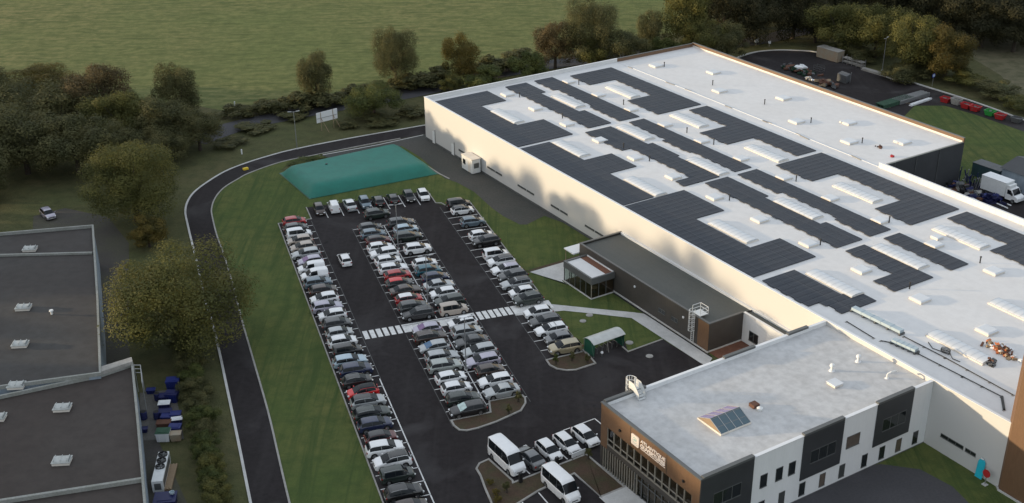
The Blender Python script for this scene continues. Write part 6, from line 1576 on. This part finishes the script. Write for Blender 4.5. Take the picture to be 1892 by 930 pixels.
for s_ in (-1,1):
    w_ = MB(); w_.add([(1.3,s_*0.99,1.4),(2.35,s_*0.99,1.4),(1.95,s_*0.99,2.1),(1.3,s_*0.99,2.15)],[(0,1,2,3)] if s_ < 0 else [(3,2,1,0)]); w_.build('side_window', M['car_glass'], lor)
    MB().box(3.18,3.32,s_*0.72-.15,s_*0.72+.15,0.85,1.05).build('headlight', M['lamp_clear'], lor)
    MB().box(2.2,2.35,s_*1.15-.12,s_*1.15+.12,1.4,1.8).build('wing_mirror', M['black'], lor)
MB().box(1.05,1.6,-0.9,0.9,2.36,2.75).build('cool_unit', M['steel_white'], lor)
for ax in (-2.3,2.5):
    for s_ in (-1,1):
        wh = link('wheel', wheel_mesh(0.38,0.26)[0].mesh('tyre', M['rubber'], 40), lor, (ax,s_*0.92,0.38)); link('rim', wheel_mesh(0.38,0.26)[1].mesh('rim', M['rim']), wh)
sh = empty('grey_shed', (*ground(1905,345),0.05), BANG+0.02, 'grey shed with dark pitched roof cut off at the right edge', 'shed')
b = MB(); b.box(-3.2,9,-4,4,0,3.2); b.build('wall', M['wall_blue_grey'], sh)
r_ = MB(); r_.add([(-3.5,-4.3,3.2),(9,-4.3,3.2),(9,0,4.3),(-3.5,0,4.3),(-3.5,4.3,3.2),(9,4.3,3.2)],[(0,1,2,3),(3,2,5,4)]); r_.build('roof', M['cladding_dark'], sh)
ga = MB(); ga.add([(-3.21,-4,3.2),(-3.21,0,4.25),(-3.21,4,3.2)],[(0,1,2)]); ga.build('gable', M['wall_blue_grey'], sh)
t = yard('blue_container', 1826,330, 0.05, 'dark teal container behind the white box lorry', 'container')
MB().box(-2.6,2.6,-1.2,1.2,0.05,2.3).build('body', mat('dark teal sheet', (0.03,0.065,0.075), 0.6, var=0.4, vscale=1), t); MB().box(-2.65,2.65,-1.25,1.25,2.302,2.38).build('roof', M['tarp_grey'], t)
a,b = BL(1775,352,0.3); heap('scrap_pile', a, b, 60, ['black','rust','tarp_grey','navy_plastic','kerb'], 'pile of dark scrap and posts left of the white box lorry', 'debris', 4.5, 1.8, 0.06, 1.0, 1.3, 31)
a,b = BL(1790,340,0.3); t = frame_thing('post_bundle', 'bundle of upright poles in the scrap behind the cream parapet', 'poles'); p = MB(); q = MB(); r_ = random.Random(6)
for k in range(34):
    x_, y_ = a+r_.uniform(-3.5,3.0), b+r_.uniform(-1.0,1.0); h_ = r_.uniform(1.2,2.4); (p if k%3 else q).tube((x_,y_,0.06),(x_+r_.uniform(-.5,.5),y_+r_.uniform(-.5,.5),h_),r_.uniform(.05,.10),n=6)
p.build('poles', M['navy_plastic'], t); q.build('poles', M['steel'], t)
a,b = BL(1832,368,0.3); heap('blue_crates', a, b, 40, ['navy_plastic','blue_plastic','navy_plastic'], 'pile of dark blue crates in front of the white box lorry', 'crates', 2.2, 1.6, 0.06, 0.9, 1.0, 33)
t = frame_thing('pipe_bundle', 'pale pipes lying on the ground beside the white box lorry', 'pipes'); p = MB()
for (x0,y0,x1,y1) in ((1838,368,1868,380),(1835,373,1862,385),(1790,363,1812,374)):
    a0,b0 = BL(x0,y0,0.2); a1,b1 = BL(x1,y1,0.2); p.tube((a0,b0,0.2),(a1,b1,0.2),0.11,n=8)
p.build('pipes', M['sign_white'], t)
